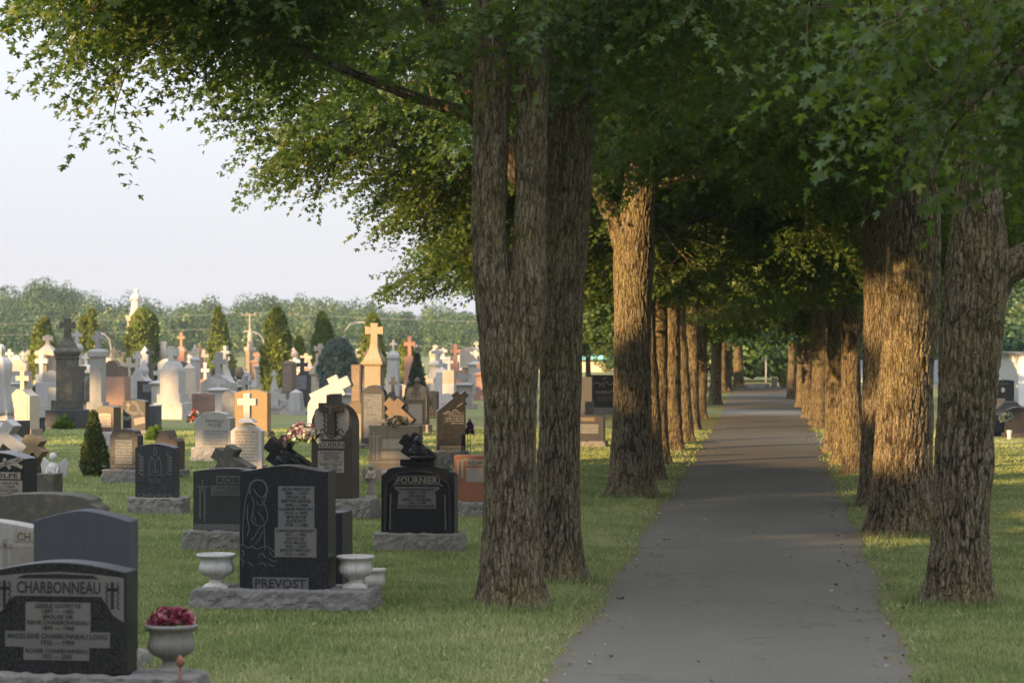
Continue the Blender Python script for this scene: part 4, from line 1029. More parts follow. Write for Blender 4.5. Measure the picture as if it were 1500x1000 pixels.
# black stone with grape carvings
m = mon(228, 754, 'speckled black gravestone with carved vines around a chalice on a rough pale base',
    [('base','rock',84,25,{'d':.42,'mat':'rockgray','dx':2}), ('tablet','slab',60,79,{'p':'serp','rise':.075,'d':.24})], 'charcoal', yaw=-11)
text(m,'tablet','CHEVRIER',229,723,729,52,'plaque',spacing=1.1)
text(m,'tablet','A LA DOUCE MEMOIRE\nDE\nALBERT GAGNE\n1921 — 1989',229,694,708,30,'plaque',name='inscription')
strokes(m,'tablet',[[(229,655),(226,662),(229,668),(232,662),(229,655)],[(222,668),(229,676),(236,668)],[(229,676),(229,690)],[(223,691),(235,691)],[(220,698),(220,676),(224,670)],[(238,698),(238,676),(234,670)]],1.0,'plaque','carved_chalice')
for cx in (208, 251): strokes(m,'tablet',[[(cx+dx,668+k*5),(cx+dx*.2,671+k*5),(cx-dx,667+k*5)] for k in range(6) for dx in (4,)]+[[(cx-4,664),(cx+2,676),(cx-1,690)]],1.8,'plaque','carved_vine')
mon(247, 700, 'brown stone with a notched broken-looking top behind the black vine-carved gravestone',
    [('base','rock',46,12,{'d':.5,'mat':'rockgray'}), ('tablet','slab',36,58,{'p':'notch','rise':.2,'d':.3})], 'umber', yaw=-18)

# dark stone partly hidden
m = mon(334, 808, 'dark gravestone with a carved sword-like cross, half hidden behind the black madonna stone',
    [('base','rock',128,30,{'d':.42,'mat':'rockgray','dx':-2}), ('tablet','slab',104,92,{'p':'serp','rise':.05,'d':.2})], 'charcoal', yaw=-8)
panel(m,'tablet',317,697,375,709,'plaque'); text(m,'tablet','ROBERT',350,699,707.5,60,bold=.012)
panel(m,'tablet',309,711,378,726,'plaque'); text(m,'tablet','JEAN ROBERT 1916\nEPOUX DE\nMARIE JEANNE LAVOIE',345,712.5,724.5,64,name='inscription')
strokes(m,'tablet',[[(293,712),(293,760)],[(300,712),(300,764)],[(288,713),(306,713)],[(296.5,703),(296.5,722)]],2.2,'plaque','carved_cross')
panel(m,'tablet',284,768,382,777,'plaque')
mon(338, 764, 'rough grey block with tilted stone cross on top behind the dark half-hidden gravestone',
    [('base','rock',70,14,{'d':.5,'mat':'dgray'}), ('tablet','slab',60,64,{'p':'right','rise':.08,'d':.34}), ('cross','lean',40,62,{'ang':-62,'dx':30,'z':72,'t':17,'d':.26})], 'dgray', yaw=-14)
# the big black stone with the engraved madonna
m = mon(419, 893, 'big polished black gravestone engraved with a haloed madonna figure and two long plaques',
    [('base','rock',272,30,{'d':.58,'mat':'rockgray','dx':-2}), ('tablet','slab',134,181,{'p':'ogee','rise':.045,'d':.28})], 'black', yaw=-10)
panel(m,'tablet',411,712,465,773,'plaque'); panel(m,'tablet',406,773,468,816,'plaque',th=.0045)
text(m,'tablet','LEON PREVOST\n1885 — 1967\nEPOUX DE\nBERTHE LEPAGE\n1890 — 1984\nEUGENE PREVOST\n1916 — 1972\nEPOUX DE\nALICE ROY\n1924 — 1988',438,714,771,50,bold=.012,name='inscription')
text(m,'tablet','NAPOLEON PREVOST\n1917 — 1996\nEPOUX DE\nRITA BELISLE\n1920 — 2004\nBENOIT PREVOST\n1914 — 1987',437,775,814,56,bold=.012,name='inscription')
panel(m,'tablet',373,846,456,863,'plaque'); text(m,'tablet','PREVOST',414.5,848,861.5,76,bold=.02)
hal = [(381+13.5*math.cos(a), 717+14*math.sin(a)) for a in np.linspace(2.6, 7.3, 16)]
strokes(m,'tablet',[hal],2.6,'etch','halo')
strokes(m,'tablet',[[(370,712),(364,724),(360,745),(358,770),(358,800)],[(374,716),(379,724),(386,730)],[(371,727),(376,740),(372,752),(378,764)],[(386,732),(392,742),(396,756),(392,768),(384,772),(374,768),(370,758),(374,748)],[(380,750),(386,756),(390,764)],[(366,740),(364,756),(368,776)],[(390,770),(391,790),(391,806)],[(384,772),(376,786),(370,792)],[(388,778),(382,792),(377,796)],[(392,730),(395,724),(389,738)],[(378,735),(384,742),(390,738)],[(364,786),(368,776)],[(352,800),(358,798),(366,804)],[(366,804),(372,799),(378,806),(386,802),(394,800),(402,806),(410,812)],[(380,818),(386,808),(392,818)],[(354,818),(360,824),(356,830)],[(366,824),(374,830)],[(380,828),(388,824),(394,830)],[(398,818),(404,824),(410,820)],[(396,826),(404,830)],[(356,806),(361,811),(358,816)],[(398,808),(402,815),(408,817)]],1.25,'etch','carved_madonna')
D2 = gd(893); zb = 30*D2/F
urn(314, 893, 50, 59, 'white fluted urn on the left end of the madonna gravestone base', z=zb, D=D2+.04)
urn(519, 893, 47, 57, 'white fluted urn on the right end of the madonna gravestone base', z=zb, D=D2+.04)
r_, _, _, _ = urn(548, 887, 42, 34, 'white urn further back, half hidden behind the right fluted urn', z=0, D=D2+1.0)
# the stone behind it, with flowered cross sculpture
m = mon(443, 868, 'low black gravestone with tilted cross and draped hand sculpture behind the madonna stone',
    [('base','box',170,14,{'d':.5,'mat':'gray'}), ('tablet','box',132,104,{'d':.4}), ('upper_block','box',92,62,{'d':.34,'dx':-20})], 'black', yaw=-10)
s_ = m.s; zt = m.part['upper_block'][1]+m.part['upper_block'][4]
def tilted_sculpture(m, cx, z, sc_, mat, flip=1):
    s = m.s*sc_; X = cx*m.s
    A = Matrix.Translation((X+26*s, 0, z-2*s)) @ Matrix.Rotation(R(-56), 4, 'Y')
    q = MB(); q.prism(cross_poly(44*s, 74*s, 20*s, .70), -.09, .07, M=A); q.build('cross', M[mat], m.root, bevel=.006)
    g = blob('carved_figure', [(X+1*s,-.10,z+16*s,11*s,.07,15*s,.3),(X-2*s,-.12,z+34*s,8*s,.065,11*s,.1),(X+9*s,-.12,z+13*s,10*s,.06,7*s,.8),(X-12*s,-.11,z+12*s,8*s,.05,11*s,-.5),(X+4*s,-.10,z+4*s,24*s,.10,7*s,0),(X-8*s,-.13,z+23*s,7*s,.04,4*s,.9)], mat, m.root)
    L = []
    q = MB()
    for k in range(5):
        q.tube([(X-12*s+k*1*s,-.16,z+(14+k*3.4)*s),(X-4*s+k*1.2*s,-.185,z+(11+k*3.6)*s),(X+5*s,-.165,z+(12+k*3.4)*s)], [.6*s,1.5*s,.6*s], 6)
    q.build('carved_drapery', M['charcoal'], g)
tilted_sculpture(m, -18, zt, 1.0, 'black')
D3 = gd(868)
flowers(gx(445,D3), gz(640,D3), D3, .17, .15, 'bouquet of white and mauve silk flowers tied to the tilted black cross sculpture', ['petal_white','petal_white','petal_mauve','petal_white','petal_mauve'], 95, 5, size=.034, dy=.0)

# brown stone with crucifix
m = mon(490, 760, 'tall brown granite gravestone with a carved crucifix in a round pale shield',
    [('base','rock',128,30,{'d':.44,'mat':'rockgray'}), ('tablet','slab',63,140,{'p':'round','d':.30}), ('cross','box',12,20,{'d':.24,'z':163})], 'brown', yaw=-15)
panel(m,'tablet',0,0,0,0,'plaque_light',name='shield',poly=[(464+0,620),(464.5,602),(468,598),(479,598),(501,598),(512,598),(516,604),(516,625),(512,638),(500,643),(480,643),(468,637)])
o = panel(m,'tablet',0,0,0,0,'brown',th=.05,name='crucifix',poly=[(485,636),(497,636),(496,602),(508,602),(508,590),(496,590),(496,578),(484,578),(484,590),(472,590),(472,602),(485,602)])
strokes(m,'tablet',[[(490,592),(490,606)],[(480,593),(490,598),(500,593)]],2.0,'umber','corpus',parent=o,th=.056)
strokes(m,'tablet',[[(481+k,606+j*7),(477+k,609+j*7),(483+k,612+j*7)] for j in range(4) for k in (0,16)]+[[(466,630),(472,640),(480,634),(486,641),(494,641),(500,634),(508,640),(514,630)],[(472,634),(477,626),(482,636)],[(498,636),(503,626),(508,634)]],2.0,'brown','carved_ivy',th=.008)
panel(m,'tablet',470.5,647,509,656,'plaque_light'); text(m,'tablet','GUERIN',490,648,655,36,bold=.012)
panel(m,'tablet',469.5,660,508.5,676,'plaque_light'); panel(m,'tablet',469.5,676.6,508.5,692,'plaque_light')
text(m,'tablet','JACQUES MARTEL\nEPOUX DE\nALICE GUERIN\n1897 — 1967',489,661.5,674.5,33,name='inscription'); text(m,'tablet','ROBERT GUERIN SR\n1927 — 1995\nROBERT GUERIN JR',489,678,690.5,33,name='inscription')
# the black stone with sculpture on top
m = mon(614, 808, 'black gravestone with raised border and a dark carved head and cross sculpture on top',
    [('base','rock',131,27,{'d':.46,'mat':'rockgray'}), ('tablet','slab',110,98,{'p':'step','rise':.125,'d':.22}), ('upper_block','box',52,10,{'d':.2,'dx':-1})], 'black', yaw=-9)
tilted_sculpture(m, 2, m.part['upper_block'][1]+m.part['upper_block'][4], .78, 'black')
strokes(m,'tablet',[[(566,778),(567,712),(572,704),(580,701),(584,694),(614,688),(644,694),(648,701),(656,704),(661,712),(662,778)]],3.6,'charcoal','raised_border',th=.016)
strokes(m,'tablet',[[(573,776),(574,724)],[(655,776),(654,724)],[(577,712),(583,708)],[(645,708),(651,712)]],2,'plaque','border_line')
panel(m,'tablet',580,697,646.5,710,'plaque'); panel(m,'tablet',582,698.5,644.5,708.8,'black',th=.005,name='name_field'); text(m,'tablet','FOURNIER',613.5,699,708.2,60,'plaque_light',th=.0065,bold=.02)
panel(m,'tablet',0,0,0,0,'plaque',poly=[(584,745),(641,745),(641,726),(639,721),(646,716),(646,713),(580,713),(580,716),(587,721),(585,726)])
text(m,'tablet','MARIE JEANNE RENAUD\n1908 — 1979\nEPOUSE DE\nHENRI C. FOURNIER\n1902 — 1988\nPAUL ANDRE FOURNIER',613,715,743.5,52,bold=.006,name='inscription')
angel(543, 757, 52, 'small cream angel figurine on the base end of the brown crucifix stone', 'cream', z=26*gd(757)/F)
# beige stone with flowers on top
m = mon(579, 707, 'beige sandstone gravestone with a carved cross down its left side and flowers on top',
    [('base','rock',84,18,{'d':.46,'mat':'lgray'}), ('tablet','slab',76,66,{'p':'flat','d':.26})], 'tan', yaw=-9)
m.part['tablet'][0].data.materials[0] = M['tan']
text(m,'tablet','HENRY',580,634,640,32,'cream',name='lettering')
strokes(m,'tablet',[[(549,632),(549,674)],[(554,640),(554,674)],[(545,639),(560,639)]],2.2,'cream','carved_cross')
panel(m,'tablet',562,643,604,657,'cream',name='plaque'); panel(m,'tablet',560,661,604,671,'cream',name='plaque'); panel(m,'tablet',541,676,616,678,'cream',name='moulding')
D4 = gd(707); flowers(gx(581,D4), gz(622,D4), D4, .26, .17, 'mixed orange, cream and white flower spray lying on the beige sandstone gravestone', ['petal_white','petal_orange','petal_yellow','petal_orange','petal_white'], 80, 8, ry=.12, size=.036, dy=.17)
mon(586, 690, 'dark brown gravestone with a leaning cross top rising behind the flower spray',
    [('base','rock',60,12,{'d':.5,'mat':'rockgray'}), ('tablet','slab',50,64,{'p':'right','rise':.25,'d':.3}), ('cross','lean',30,50,{'ang':-48,'dx':18,'z':70,'t':14,'d':.2})], 'umber', yaw=-14)
m = mon(660, 684, 'black gravestone with a sloping top and leaning cross, left of the big forked trunk',
    [('base','rock',52,24,{'d':.46,'mat':'rockgray'}), ('tablet','slab',42,78,{'p':'left','rise':.26,'d':.26,'insc':'insc_dark','fr':(.2,.5,.95,.72)}), ('cross','lean',24,42,{'ang':52,'dx':-10,'z':82,'t':10,'d':.2})], 'black', yaw=6)
panel(m,'tablet',643,653,679,659.5,'plaque'); text(m,'tablet','PAULHUS',661,654.3,658.3,31)
strokes(m,'tablet',[[(650,606),(655,601),(660,606),(665,599),(671,604)],[(668,596),(676,590)]],1.8,'plaque','carved_lilies')
D5 = gd(684); flowers(gx(688,D5), gz(632,D5), D5, .07, .26, 'hanging string of violet flowers between the black stone and the big trunk', ['petal_violet'], 46, 12, size=.034, leaf='darkspruce', stems=2, dy=.3)
m = mon(690, 758, 'red-brown gravestone half hidden behind the big forked trunk, pale plaques on its face',
    [('base','rock',70,23,{'d':.42,'mat':'rockgray'}), ('tablet','slab',46,68,{'p':'flat','d':.26})], 'red', yaw=-9)
panel(m,'tablet',686,673,710,682,'plaque_light'); text(m,'tablet','AUCLAIR',698,674.5,680.5,22); panel(m,'tablet',685,685,712,706,'plaque_light')
strokes(m,'tablet',[[(673,674),(673,698)],[(679.5,674),(679.5,700)],[(676,675),(690,672)]],3.4,'plaque_light','carved_bamboo')

# grey stone with sunlit top, white cross tablet and neighbours
m = mon(314, 676, 'grey granite family gravestone with an arched sunlit top and carved staff at its left',
    [('base','rock',64,21,{'d':.5,'mat':'gray'}), ('tablet','slab',54,52,{'p':'shoulder','rise':.17,'d':.3,'insc':'insc_gray','fr':(.25,.06,.92,.5)})], 'gray', yaw=-13)
text(m,'tablet','FAMILLE\nPICHE',317,614,625,26,'plaque'); strokes(m,'tablet',[[(293,632),(293,650)],[(296.5,630),(296.5,652)]],1.5,'lgray','carved_staff')
m = mon(361, 691, 'white marble tablet with a plain tall white cross on top, brightly lit',
    [('base','box',52,10,{'d':.4,'mat':'cream'}), ('tablet','slab',47,62,{'p':'gothic','rise':.2,'d':.18,'insc':'insc_cream','fr':(.14,.08,.86,.82)}), ('neck','cap',26,6,{'sec':[(1,0),(.8,.5),(.5,1)]}), ('cross','cross',28,37,{'t':10,'arm':.66,'d':.14})], 'white', yaw=-8)
m = mon(369, 641, 'ochre sandstone slab catching the shadow of the white cross in front of it',
    [('base','rock',58,10,{'d':.5,'mat':'dgray'}), ('tablet','slab',50,60,{'p':'serp','rise':.07,'d':.3})], 'ochre', yaw=-12)
m = mon(297, 613, 'small red-brown granite slab with a carved name line above a flowered pot',
    [('base','box',34,7,{'d':.4,'mat':'pink'}), ('tablet','slab',31,30,{'p':'serp','rise':.03,'d':.3,'insc':'insc_brown','fr':(.18,.68,.8,.84)})], 'pink')
D6 = gd(640); flowers(gx(284,D6), .42, D6, .16, .30, 'tall grave planter of lilac, red and white flowers before the small red-brown slab', ['petal_lilac','petal_red','petal_white','petal_pink'], 40, 21, size=.05, stems=5)
m = mon(320, 602, 'grey gabled monument with a plain leaning cross rising from its roof',
    [('base','rock',54,10,{'mat':'gray'}), ('tablet','slab',48,45,{'p':'peak','rise':.30,'d':.6}), ('cross','cross',18,36,{'t':8,'arm':.62,'z':50,'d':.3})], 'gray')
mon(337, 628, 'rough banded grey block stone left of the ochre slab',
    [('base','rock',26,6,{'d':.5}), ('tablet','slab',21,50,{'p':'round','d':.4,'insc':'insc_gray','fr':(.1,.1,.9,.9)})], 'gray')
mon(358, 612, 'grey tapered stone with a worn cross, right of the grey gabled monument',
    [('base','rock',30,10,{'mat':'gray'}), ('tablet','slab',26,26,{'p':'bell','rise':.5,'d':.5}), ('cross','cross',17,26,{'fl':1.3,'arm':.6,'d':.26})], 'gray')
mon(330, 585, 'light grey cross monument standing just behind the grey gabled one',
    [('base','box',26,10), ('tablet','slab',18,34,{'p':'bell','rise':.4,'d':.5}), ('cross','cross',13,35,{'fl':1.2,'arm':.72,'d':.3})], 'lgray')
mon(401, 596, 'small white pointed tablet topped with a trefoil cross, centre of the field',
    [('base','box',15,7), ('tablet','slab',12,32,{'p':'bell','rise':.5,'d':.24}), ('cross','cross',9,15,{'fl':1.5,'arm':.6})], 'lgray')
m = mon(423, 605, 'brown granite pillar with rows of carved letters on a pale block, centre of the field',
    [('base','rock',26,20,{'d':.8,'mat':'lgray'}), ('plinth','sq',20,10,{'mat':'umber'}), ('shaft','sq',17,42,{'insc':'insc_brown','fr':(.1,.05,.9,.95)}), ('cap','cap',17,5,{'sec':[(1,0),(.9,.5),(.4,1)]})], 'umber')
m = mon(442, 596, 'black slab carved like an open book with a dark rocky cross top',
    [('base','box',28,8), ('tablet','slab',24,45,{'p':'left','rise':.25,'d':.35,'insc':'insc_slate','fr':(.1,.4,.9,.85)}), ('cross','cross',16,22,{'fl':1.4,'arm':.55,'z':50})], 'charcoal')
m = mon(469, 606, 'bright cream shrine monument with a small arched niche and flared cross, mid field',
    [('base','box',32,10), ('shaft','sq',22,46,{'insc':'insc_cream','fr':(.12,.1,.88,.95)}), ('cornice','cap',27,6,{'sec':[(.85,0),(1,.4),(1,1)]}), ('cap','cap',22,14,{'sec':[(1,0),(.9,.2),(.75,.5),(.6,1)]}), ('column','box',3.5,13,{'dx':-5,'d':.12}), ('columns','box',3.5,13,{'dx':5,'d':.12,'z':76}), ('cross','cross',19,19,{'fl':1.4,'arm':.62,'z':84})], 'cream')
mon(470, 642, 'white stone with a large white cross leaning to the right, behind the brown crucifix stone',
    [('base','rock',50,16,{'d':.5,'mat':'lgray'}), ('tablet','slab',38,48,{'p':'round','d':.3}), ('cross','lean',32,62,{'ang':64,'dx':-14,'z':58,'t':15,'d':.2})], 'white', yaw=-6)
m = mon(548, 658, 'rounded charcoal tablet with close engraved lines, in front of the tall tan cross monument',
    [('base','rock',42,8,{'d':.5,'mat':'dgray'}), ('tablet','slab',36,86,{'p':'round','d':.3,'insc':'insc_slate','fr':(.12,.1,.88,.85)})], 'charcoal', yaw=-10)
m = mon(548, 636, 'tall tan sandstone monument with a concave spire cap and large cross, centre of the field',
    [('base','rock',40,22,{'mat':'tan'}), ('plinth','sq',30,14), ('shaft','sq',24,64), ('cornice','cap',31,7,{'sec':[(.8,0),(1,.4),(1,1)]}), ('cap','cap',28,25,{'sec':[(1,0),(.95,.12),(.55,.55),(.36,1)]}), ('cross','cross',27,31,{'fl':1.15,'t':10,'arm':.66})], 'tan', yaw=-12)
m = mon(522, 642, 'slim brown stone pillar on a tan block, left of the tall tan cross monument',
    [('base','rock',24,36,{'d':.6,'mat':'tan'}), ('plinth','sq',19,16,{'mat':'umber'}), ('shaft','sq',14,56,{'insc':'insc_brown','fr':(.1,.05,.9,.95)})], 'umber')
m = mon(611, 634, 'ornate tan tablet with a flame finial and scroll carving, behind the leaning brown cross',
    [('base','rock',40,12,{'d':.5,'mat':'tan'}), ('tablet','slab',32,58,{'p':'round','d':.3,'mat':'umber','insc':'insc_tan','fr':(.15,.03,.8,.52)}), ('finial','cap',9,12,{'sec':[(.9,0),(.6,.3),(1,.5),(.6,.8),(.1,1)]})], 'umber', yaw=-12)
panel(m,'tablet',0,0,0,0,'tan',name='scroll_panel',poly=[(598,585),(624,585),(625,576),(623,568),(617,567),(611,575),(605,567),(599,568),(597,576)])
strokes(m,'tablet',[[(611,566),(611,584)],[(606,582),(611,572),(616,582)],[(604,578),(611,566),(618,578)]],2.2,'umber','carved_flame',th=.01)
mon(575, 612, 'small dark rocky cross perched on a stone, right of the rounded charcoal tablet',
    [('base','box',18,8,{'mat':'lgray'}), ('tablet','slab',15,30,{'p':'notch','rise':.2,'d':.4}), ('cross','cross',12,22,{'fl':1.3,'arm':.6})], 'charcoal')
m = mon(634, 612, 'grey-brown stone carrying a round rust-coloured disc at the side of the ornate tablet',
    [('base','rock',18,6,{'mat':'dgray'}), ('tablet','slab',14,34,{'p':'serp','rise':.05,'d':.4})], 'dgray')
q = MB(); q.lathe([(5.5*m.s,0),(6*m.s,.03),(5*m.s,.06)], 20, M=Matrix.Translation((-8*m.s,-.25,24*m.s)) @ Matrix.Rotation(R(90),4,'X')); q.build('disc', M['red'], m.root)
m = mon(658, 611, 'white block monument on a stepped base with small cross, near the big trunk',
    [('base','rock',30,14,{'mat':'lgray'}), ('plinth','sq',22,8), ('shaft','sq',17,27,{'mat':'white'}), ('upper_block','sq',17,20,{'mat':'cream'}), ('cross','cross',13,20,{'fl':1.3,'arm':.6})], 'white')
mon(645, 594, 'pale grey marker with a cross, standing left of the white block monument',
    [('base','box',18,6), ('shaft','sq',15,36), ('cross','cross',12,26,{'fl':1.2,'arm':.62})], 'lgray')
mon(675, 596, 'slim reddish brown slab beside the big trunk, right of the white block monument',
    [('base','box',20,6,{'mat':'umber'}), ('tablet','slab',16,48,{'p':'flat','d':.4})], 'pink')
mon(667, 570, 'ochre rustic cross with carved arms, top just left of the big trunk',
    [('base','rock',16,10), ('shaft','sq',10,30), ('cross','cross',16,26,{'fl':1.2,'arm':.62})], 'salmon')
mon(688, 575, 'large cream rough-hewn block monument touching the edge of the big trunk',
    [('base','rock',26,12,{'mat':'cream'}), ('shaft','sq',18,24), ('tablet','slab',24,30,{'p':'step','rise':.2,'d':.8})], 'cream')
mon(576, 600, 'pale grey stepped pillar with a small cross, right of the tall tan monument',
    [('base','rock',26,14,{'mat':'lgray'}), ('plinth','sq',22,22), ('shaft','sq',18,36,{'tw':.85}), ('cap','cap',17,14,{'sec':[(.8,0),(1,.3),(.9,.6),(.5,1)]}), ('cross','cross',10,16,{'fl':1.1})], 'lgray')
mon(637, 580, 'cream obelisk with a pointed capstone under the maple leaves, left of the big trunk',
    [('base','box',22,10), ('plinth','sq',18,14), ('shaft','sq',14,34,{'tw':.9}), ('cap','cap',15,13,{'sec':[(.9,0),(1,.2),(1,.5),(.15,1)]})], 'cream')
mon(606, 578, 'small bright white cross on a tapered stem above the dark cone bush',
    [('base','box',14,12), ('shaft','sq',9,50,{'tw':.6}), ('cross','cross',11,16,{'fl':1.3,'arm':.62})], 'cream')
mon(600, 592, 'salmon stone cross monument partly hidden by maple leaves, behind the pale stepped pillar',
    [('base','box',20,10), ('shaft','sq',14,60), ('cross','cross',17,30,{'fl':1.2,'arm':.62})], 'salmon')

# second line to the left
mon(69, 568, 'bright cream monument with a tan panel and flared cross, left of the tall dark monument',
    [('base','rock',29,11,{'mat':'cream'}), ('plinth','sq',28,13), ('shaft','sq',23,22,{'mat':'tan'}), ('cornice','cap',29,8,{'sec':[(.85,0),(1,.3),(1,1)]}), ('cap','cap',24,10,{'sec':[(1,0),(.5,.6),(.22,1)]}), ('cross','cross',15,14,{'fl':1.5,'t':5,'arm':.62})], 'cream')
mon(112, 578, 'pale grey pillar with a cross rising right behind the tall dark monument',
    [('base','box',16,10), ('shaft','sq',11,52), ('cap','cap',14,13,{'sec':[(.8,0),(1,.3),(1,.6),(.4,1)]}), ('cross','cross',14,19,{'fl':1.2})], 'lgray')
mon(125, 584, 'white rounded stone with a small white cross between two tall pillars',
    [('base','box',22,8,{'mat':'gray'}), ('shaft','box',14,30,{'mat':'gray'}), ('tablet','slab',20,12,{'p':'round','d':.6}), ('cross','cross',11,17,{'fl':1.4})], 'white')
mon(117, 592, 'dark weathered column with a flat capital, right of the tall dark monument',
    [('base','box',18,6), ('shaft','sq',9,44), ('cap','box',15,6)], 'dgray')
mon(204, 594, 'carved blue-white memorial with a scroll shoulder and cross, mid left',
    [('base','rock',38,10,{'mat':'gray'}), ('tablet','slab',32,40,{'p':'bell','rise':.35,'d':.6}), ('urn_carving','cap',12,20,{'sec':[(.8,0),(1,.3),(.6,.7),(.2,1)],'dx':6,'z':46}), ('cross','cross',13,32,{'fl':1.3,'arm':.74,'t':5,'dx':-4,'z':48})], 'lgray')
mon(219, 586, 'dark grey cross showing beside the carved blue-white memorial',
    [('base','box',12,10), ('shaft','sq',8,44), ('cross','cross',12,24,{'fl':1.4})], 'dgray')
mon(237, 562, 'bright cream rockery monument with a broken column standing on it',
    [('base','rock',28,14), ('mound','rock',22,18), ('column','col',12,30,{'sec':[(1,0),(.95,.5),(1,1)]})], 'cream')
mon(265, 560, 'salmon pink sandstone cross monument, brightest red one behind the pale pedestal',
    [('base','box',20,10), ('shaft','sq',13,32), ('cap','cap',15,10,{'sec':[(.8,0),(1,.4),(.5,1)]}), ('cross','cross',11,21,{'fl':1.3})], 'salmon')
mon(285, 592, 'slim light grey marble pillar with a cross on a white stepped foot',
    [('base','box',26,10,{'mat':'white'}), ('plinth','cap',19,8,{'sec':[(1,0),(1,.5),(.7,1)]}), ('shaft','sq',11,44), ('cap','cap',13,8,{'sec':[(.85,0),(1,.4),(.5,1)]}), ('cross','cross',9,17,{'fl':1.2})], 'lgray')
mon(292, 575, 'brown-red granite pillar with a cross beside the slim light grey pillar',
    [('base','box',14,8), ('shaft','sq',10,44), ('cross','cross',9,18,{'fl':1.2})], 'pink')
mon(300, 583, 'tiny white ornamental cross monument in front of the first tall cedar',
    [('base','box',13,10), ('shaft','sq',9,14,{'tw':.8}), ('cross','cross',12,28,{'fl':1.5,'arm':.6})], 'white')
mon(391, 578, 'slender cream pillar with a ball cross, left of the broad cedar',
    [('base','box',18,14), ('shaft','sq',10,40), ('cap','cap',14,7,{'sec':[(.7,0),(1,.4),(1,1)]}), ('cross','cross',10,15,{'fl':1.4})], 'cream')
m = mon(366, 556, 'tall cream column bearing a small praying statue, beside the utility pole',
    [('base','box',20,12,{'mat':'tan'}), ('shaft','sq',11,28,{'mat':'tan'}), ('capital','cap',14,8,{'sec':[(.7,0),(1,.4),(1,1)]})], 'cream', cat='statue', name='statue')
s_ = m.s; zt = 48*s_; H_ = 27*s_
q = MB(); q.lathe([(.16*H_,0),(.17*H_,.1*H_),(.13*H_,.4*H_),(.14*H_,.62*H_),(.13*H_,.74*H_),(.05*H_,.8*H_),(.08*H_,.88*H_),(.07*H_,.95*H_),(.02*H_,1*H_)], 20, M=Matrix.Translation((0,0,zt))); q.build('figure', M['cream'], m.root)
mon(350, 575, 'low dark urn-shaped stone between the grey cross stones and the statue column',
    [('base','box',16,6), ('shaft','sq',10,14), ('urn_carving','col',14,18,{'sec':[(.5,0),(1,.4),(.9,.7),(.5,1)]})], 'dgray')
# far rows, generated with their own positions and shapes
NUM = ['first','second','third','fourth','fifth','sixth','seventh','eighth','ninth','tenth','eleventh','twelfth','thirteenth','fourteenth','fifteenth','sixteenth','seventeenth','eighteenth','nineteenth','twentieth']
rr = random.Random(9); FAR = []
taken = []
kinds = ['cross-topped pillar']*5 + ['plain cross']*3 + ['rounded tablet']*4 + ['obelisk']*2 + ['square block stone']*2
cols_ = [('white','white')]*2 + [('cream','cream')]*3 + [('grey','lgray')]*4 + [('ashen','gray')]*3 + [('dark','dgray')]*2 + [('rosy','pink')]
tries = 0
while len(FAR) < 160 and tries < 6000:
    tries += 1
    D = rr.choice([84, 90, 97, 102, 107, 113, 121, 129, 138, 148, 159, 170, 183, 196, 210, 226, 243]) + rr.uniform(-1.2, 1.2); px = rr.uniform(-40, 735)
    if abs(px-137) < 14 and D < 60: continue
    if any(abs(px-a) < 13 and abs(D-b) < 6 for a, b in taken): continue
    taken.append((px, D)); FAR.append((px, D, rr.choice(kinds), rr.choice(cols_)))
FAR.sort()
tot = {}
for px, D, k, c in FAR: tot[(k, c[0])] = tot.get((k, c[0]), 0)+1
cnt = {}
for px, D, k, c in FAR:
    i = cnt.get((k, c[0]), 0); cnt[(k, c[0])] = i+1
    label = (f'{NUM[i]} from the left of the distant {c[0]} {k} gravestones in the far rows' if tot[(k, c[0])] > 1 else f'only distant {c[0]} {k} gravestone in the far rows')
    yb = HZ + F*EYE/D; u = F/D; H = rr.uniform(1.1, 2.15)*u*(.72 if D < 104 else 1)
    if k == 'cross-topped pillar':
        cs = [('base','box',.8*u,.15*H), ('shaft','sq',.46*u,.48*H), ('cap','cap',.6*u,.12*H,{'sec':[(.8,0),(1,.3),(1,.55),(.3,1)]}), ('cross','cross',.46*u,.25*H,{'fl':rr.choice([1,1.3,1.5])})]
    elif k == 'plain cross': cs = [('base','box',.7*u,.2*H), ('plinth','sq',.45*u,.14*H), ('cross','cross',.6*u,.5*H,{'fl':rr.choice([1,1.25]),'d':.16})]
    elif k == 'rounded tablet': cs = [('base','box',.95*u,.12*H), ('tablet','slab',.75*u,.55*H,{'p':rr.choice(['round','serp','ogee','bell']),'d':.28,'rise':.18})]
    elif k == 'obelisk': cs = [('base','box',.75*u,.14*H), ('shaft','sq',.42*u,.7*H,{'tw':.75}), ('cap','cap',.33*u,.13*H,{'sec':[(1,0),(.05,1)]})]
    else: cs = [('base','box',1.1*u,.12*H), ('tablet','box',.9*u,.42*H,{'d':.4})]
    mon(px, yb, label, cs, c[1], group='gravestones in the far rows')

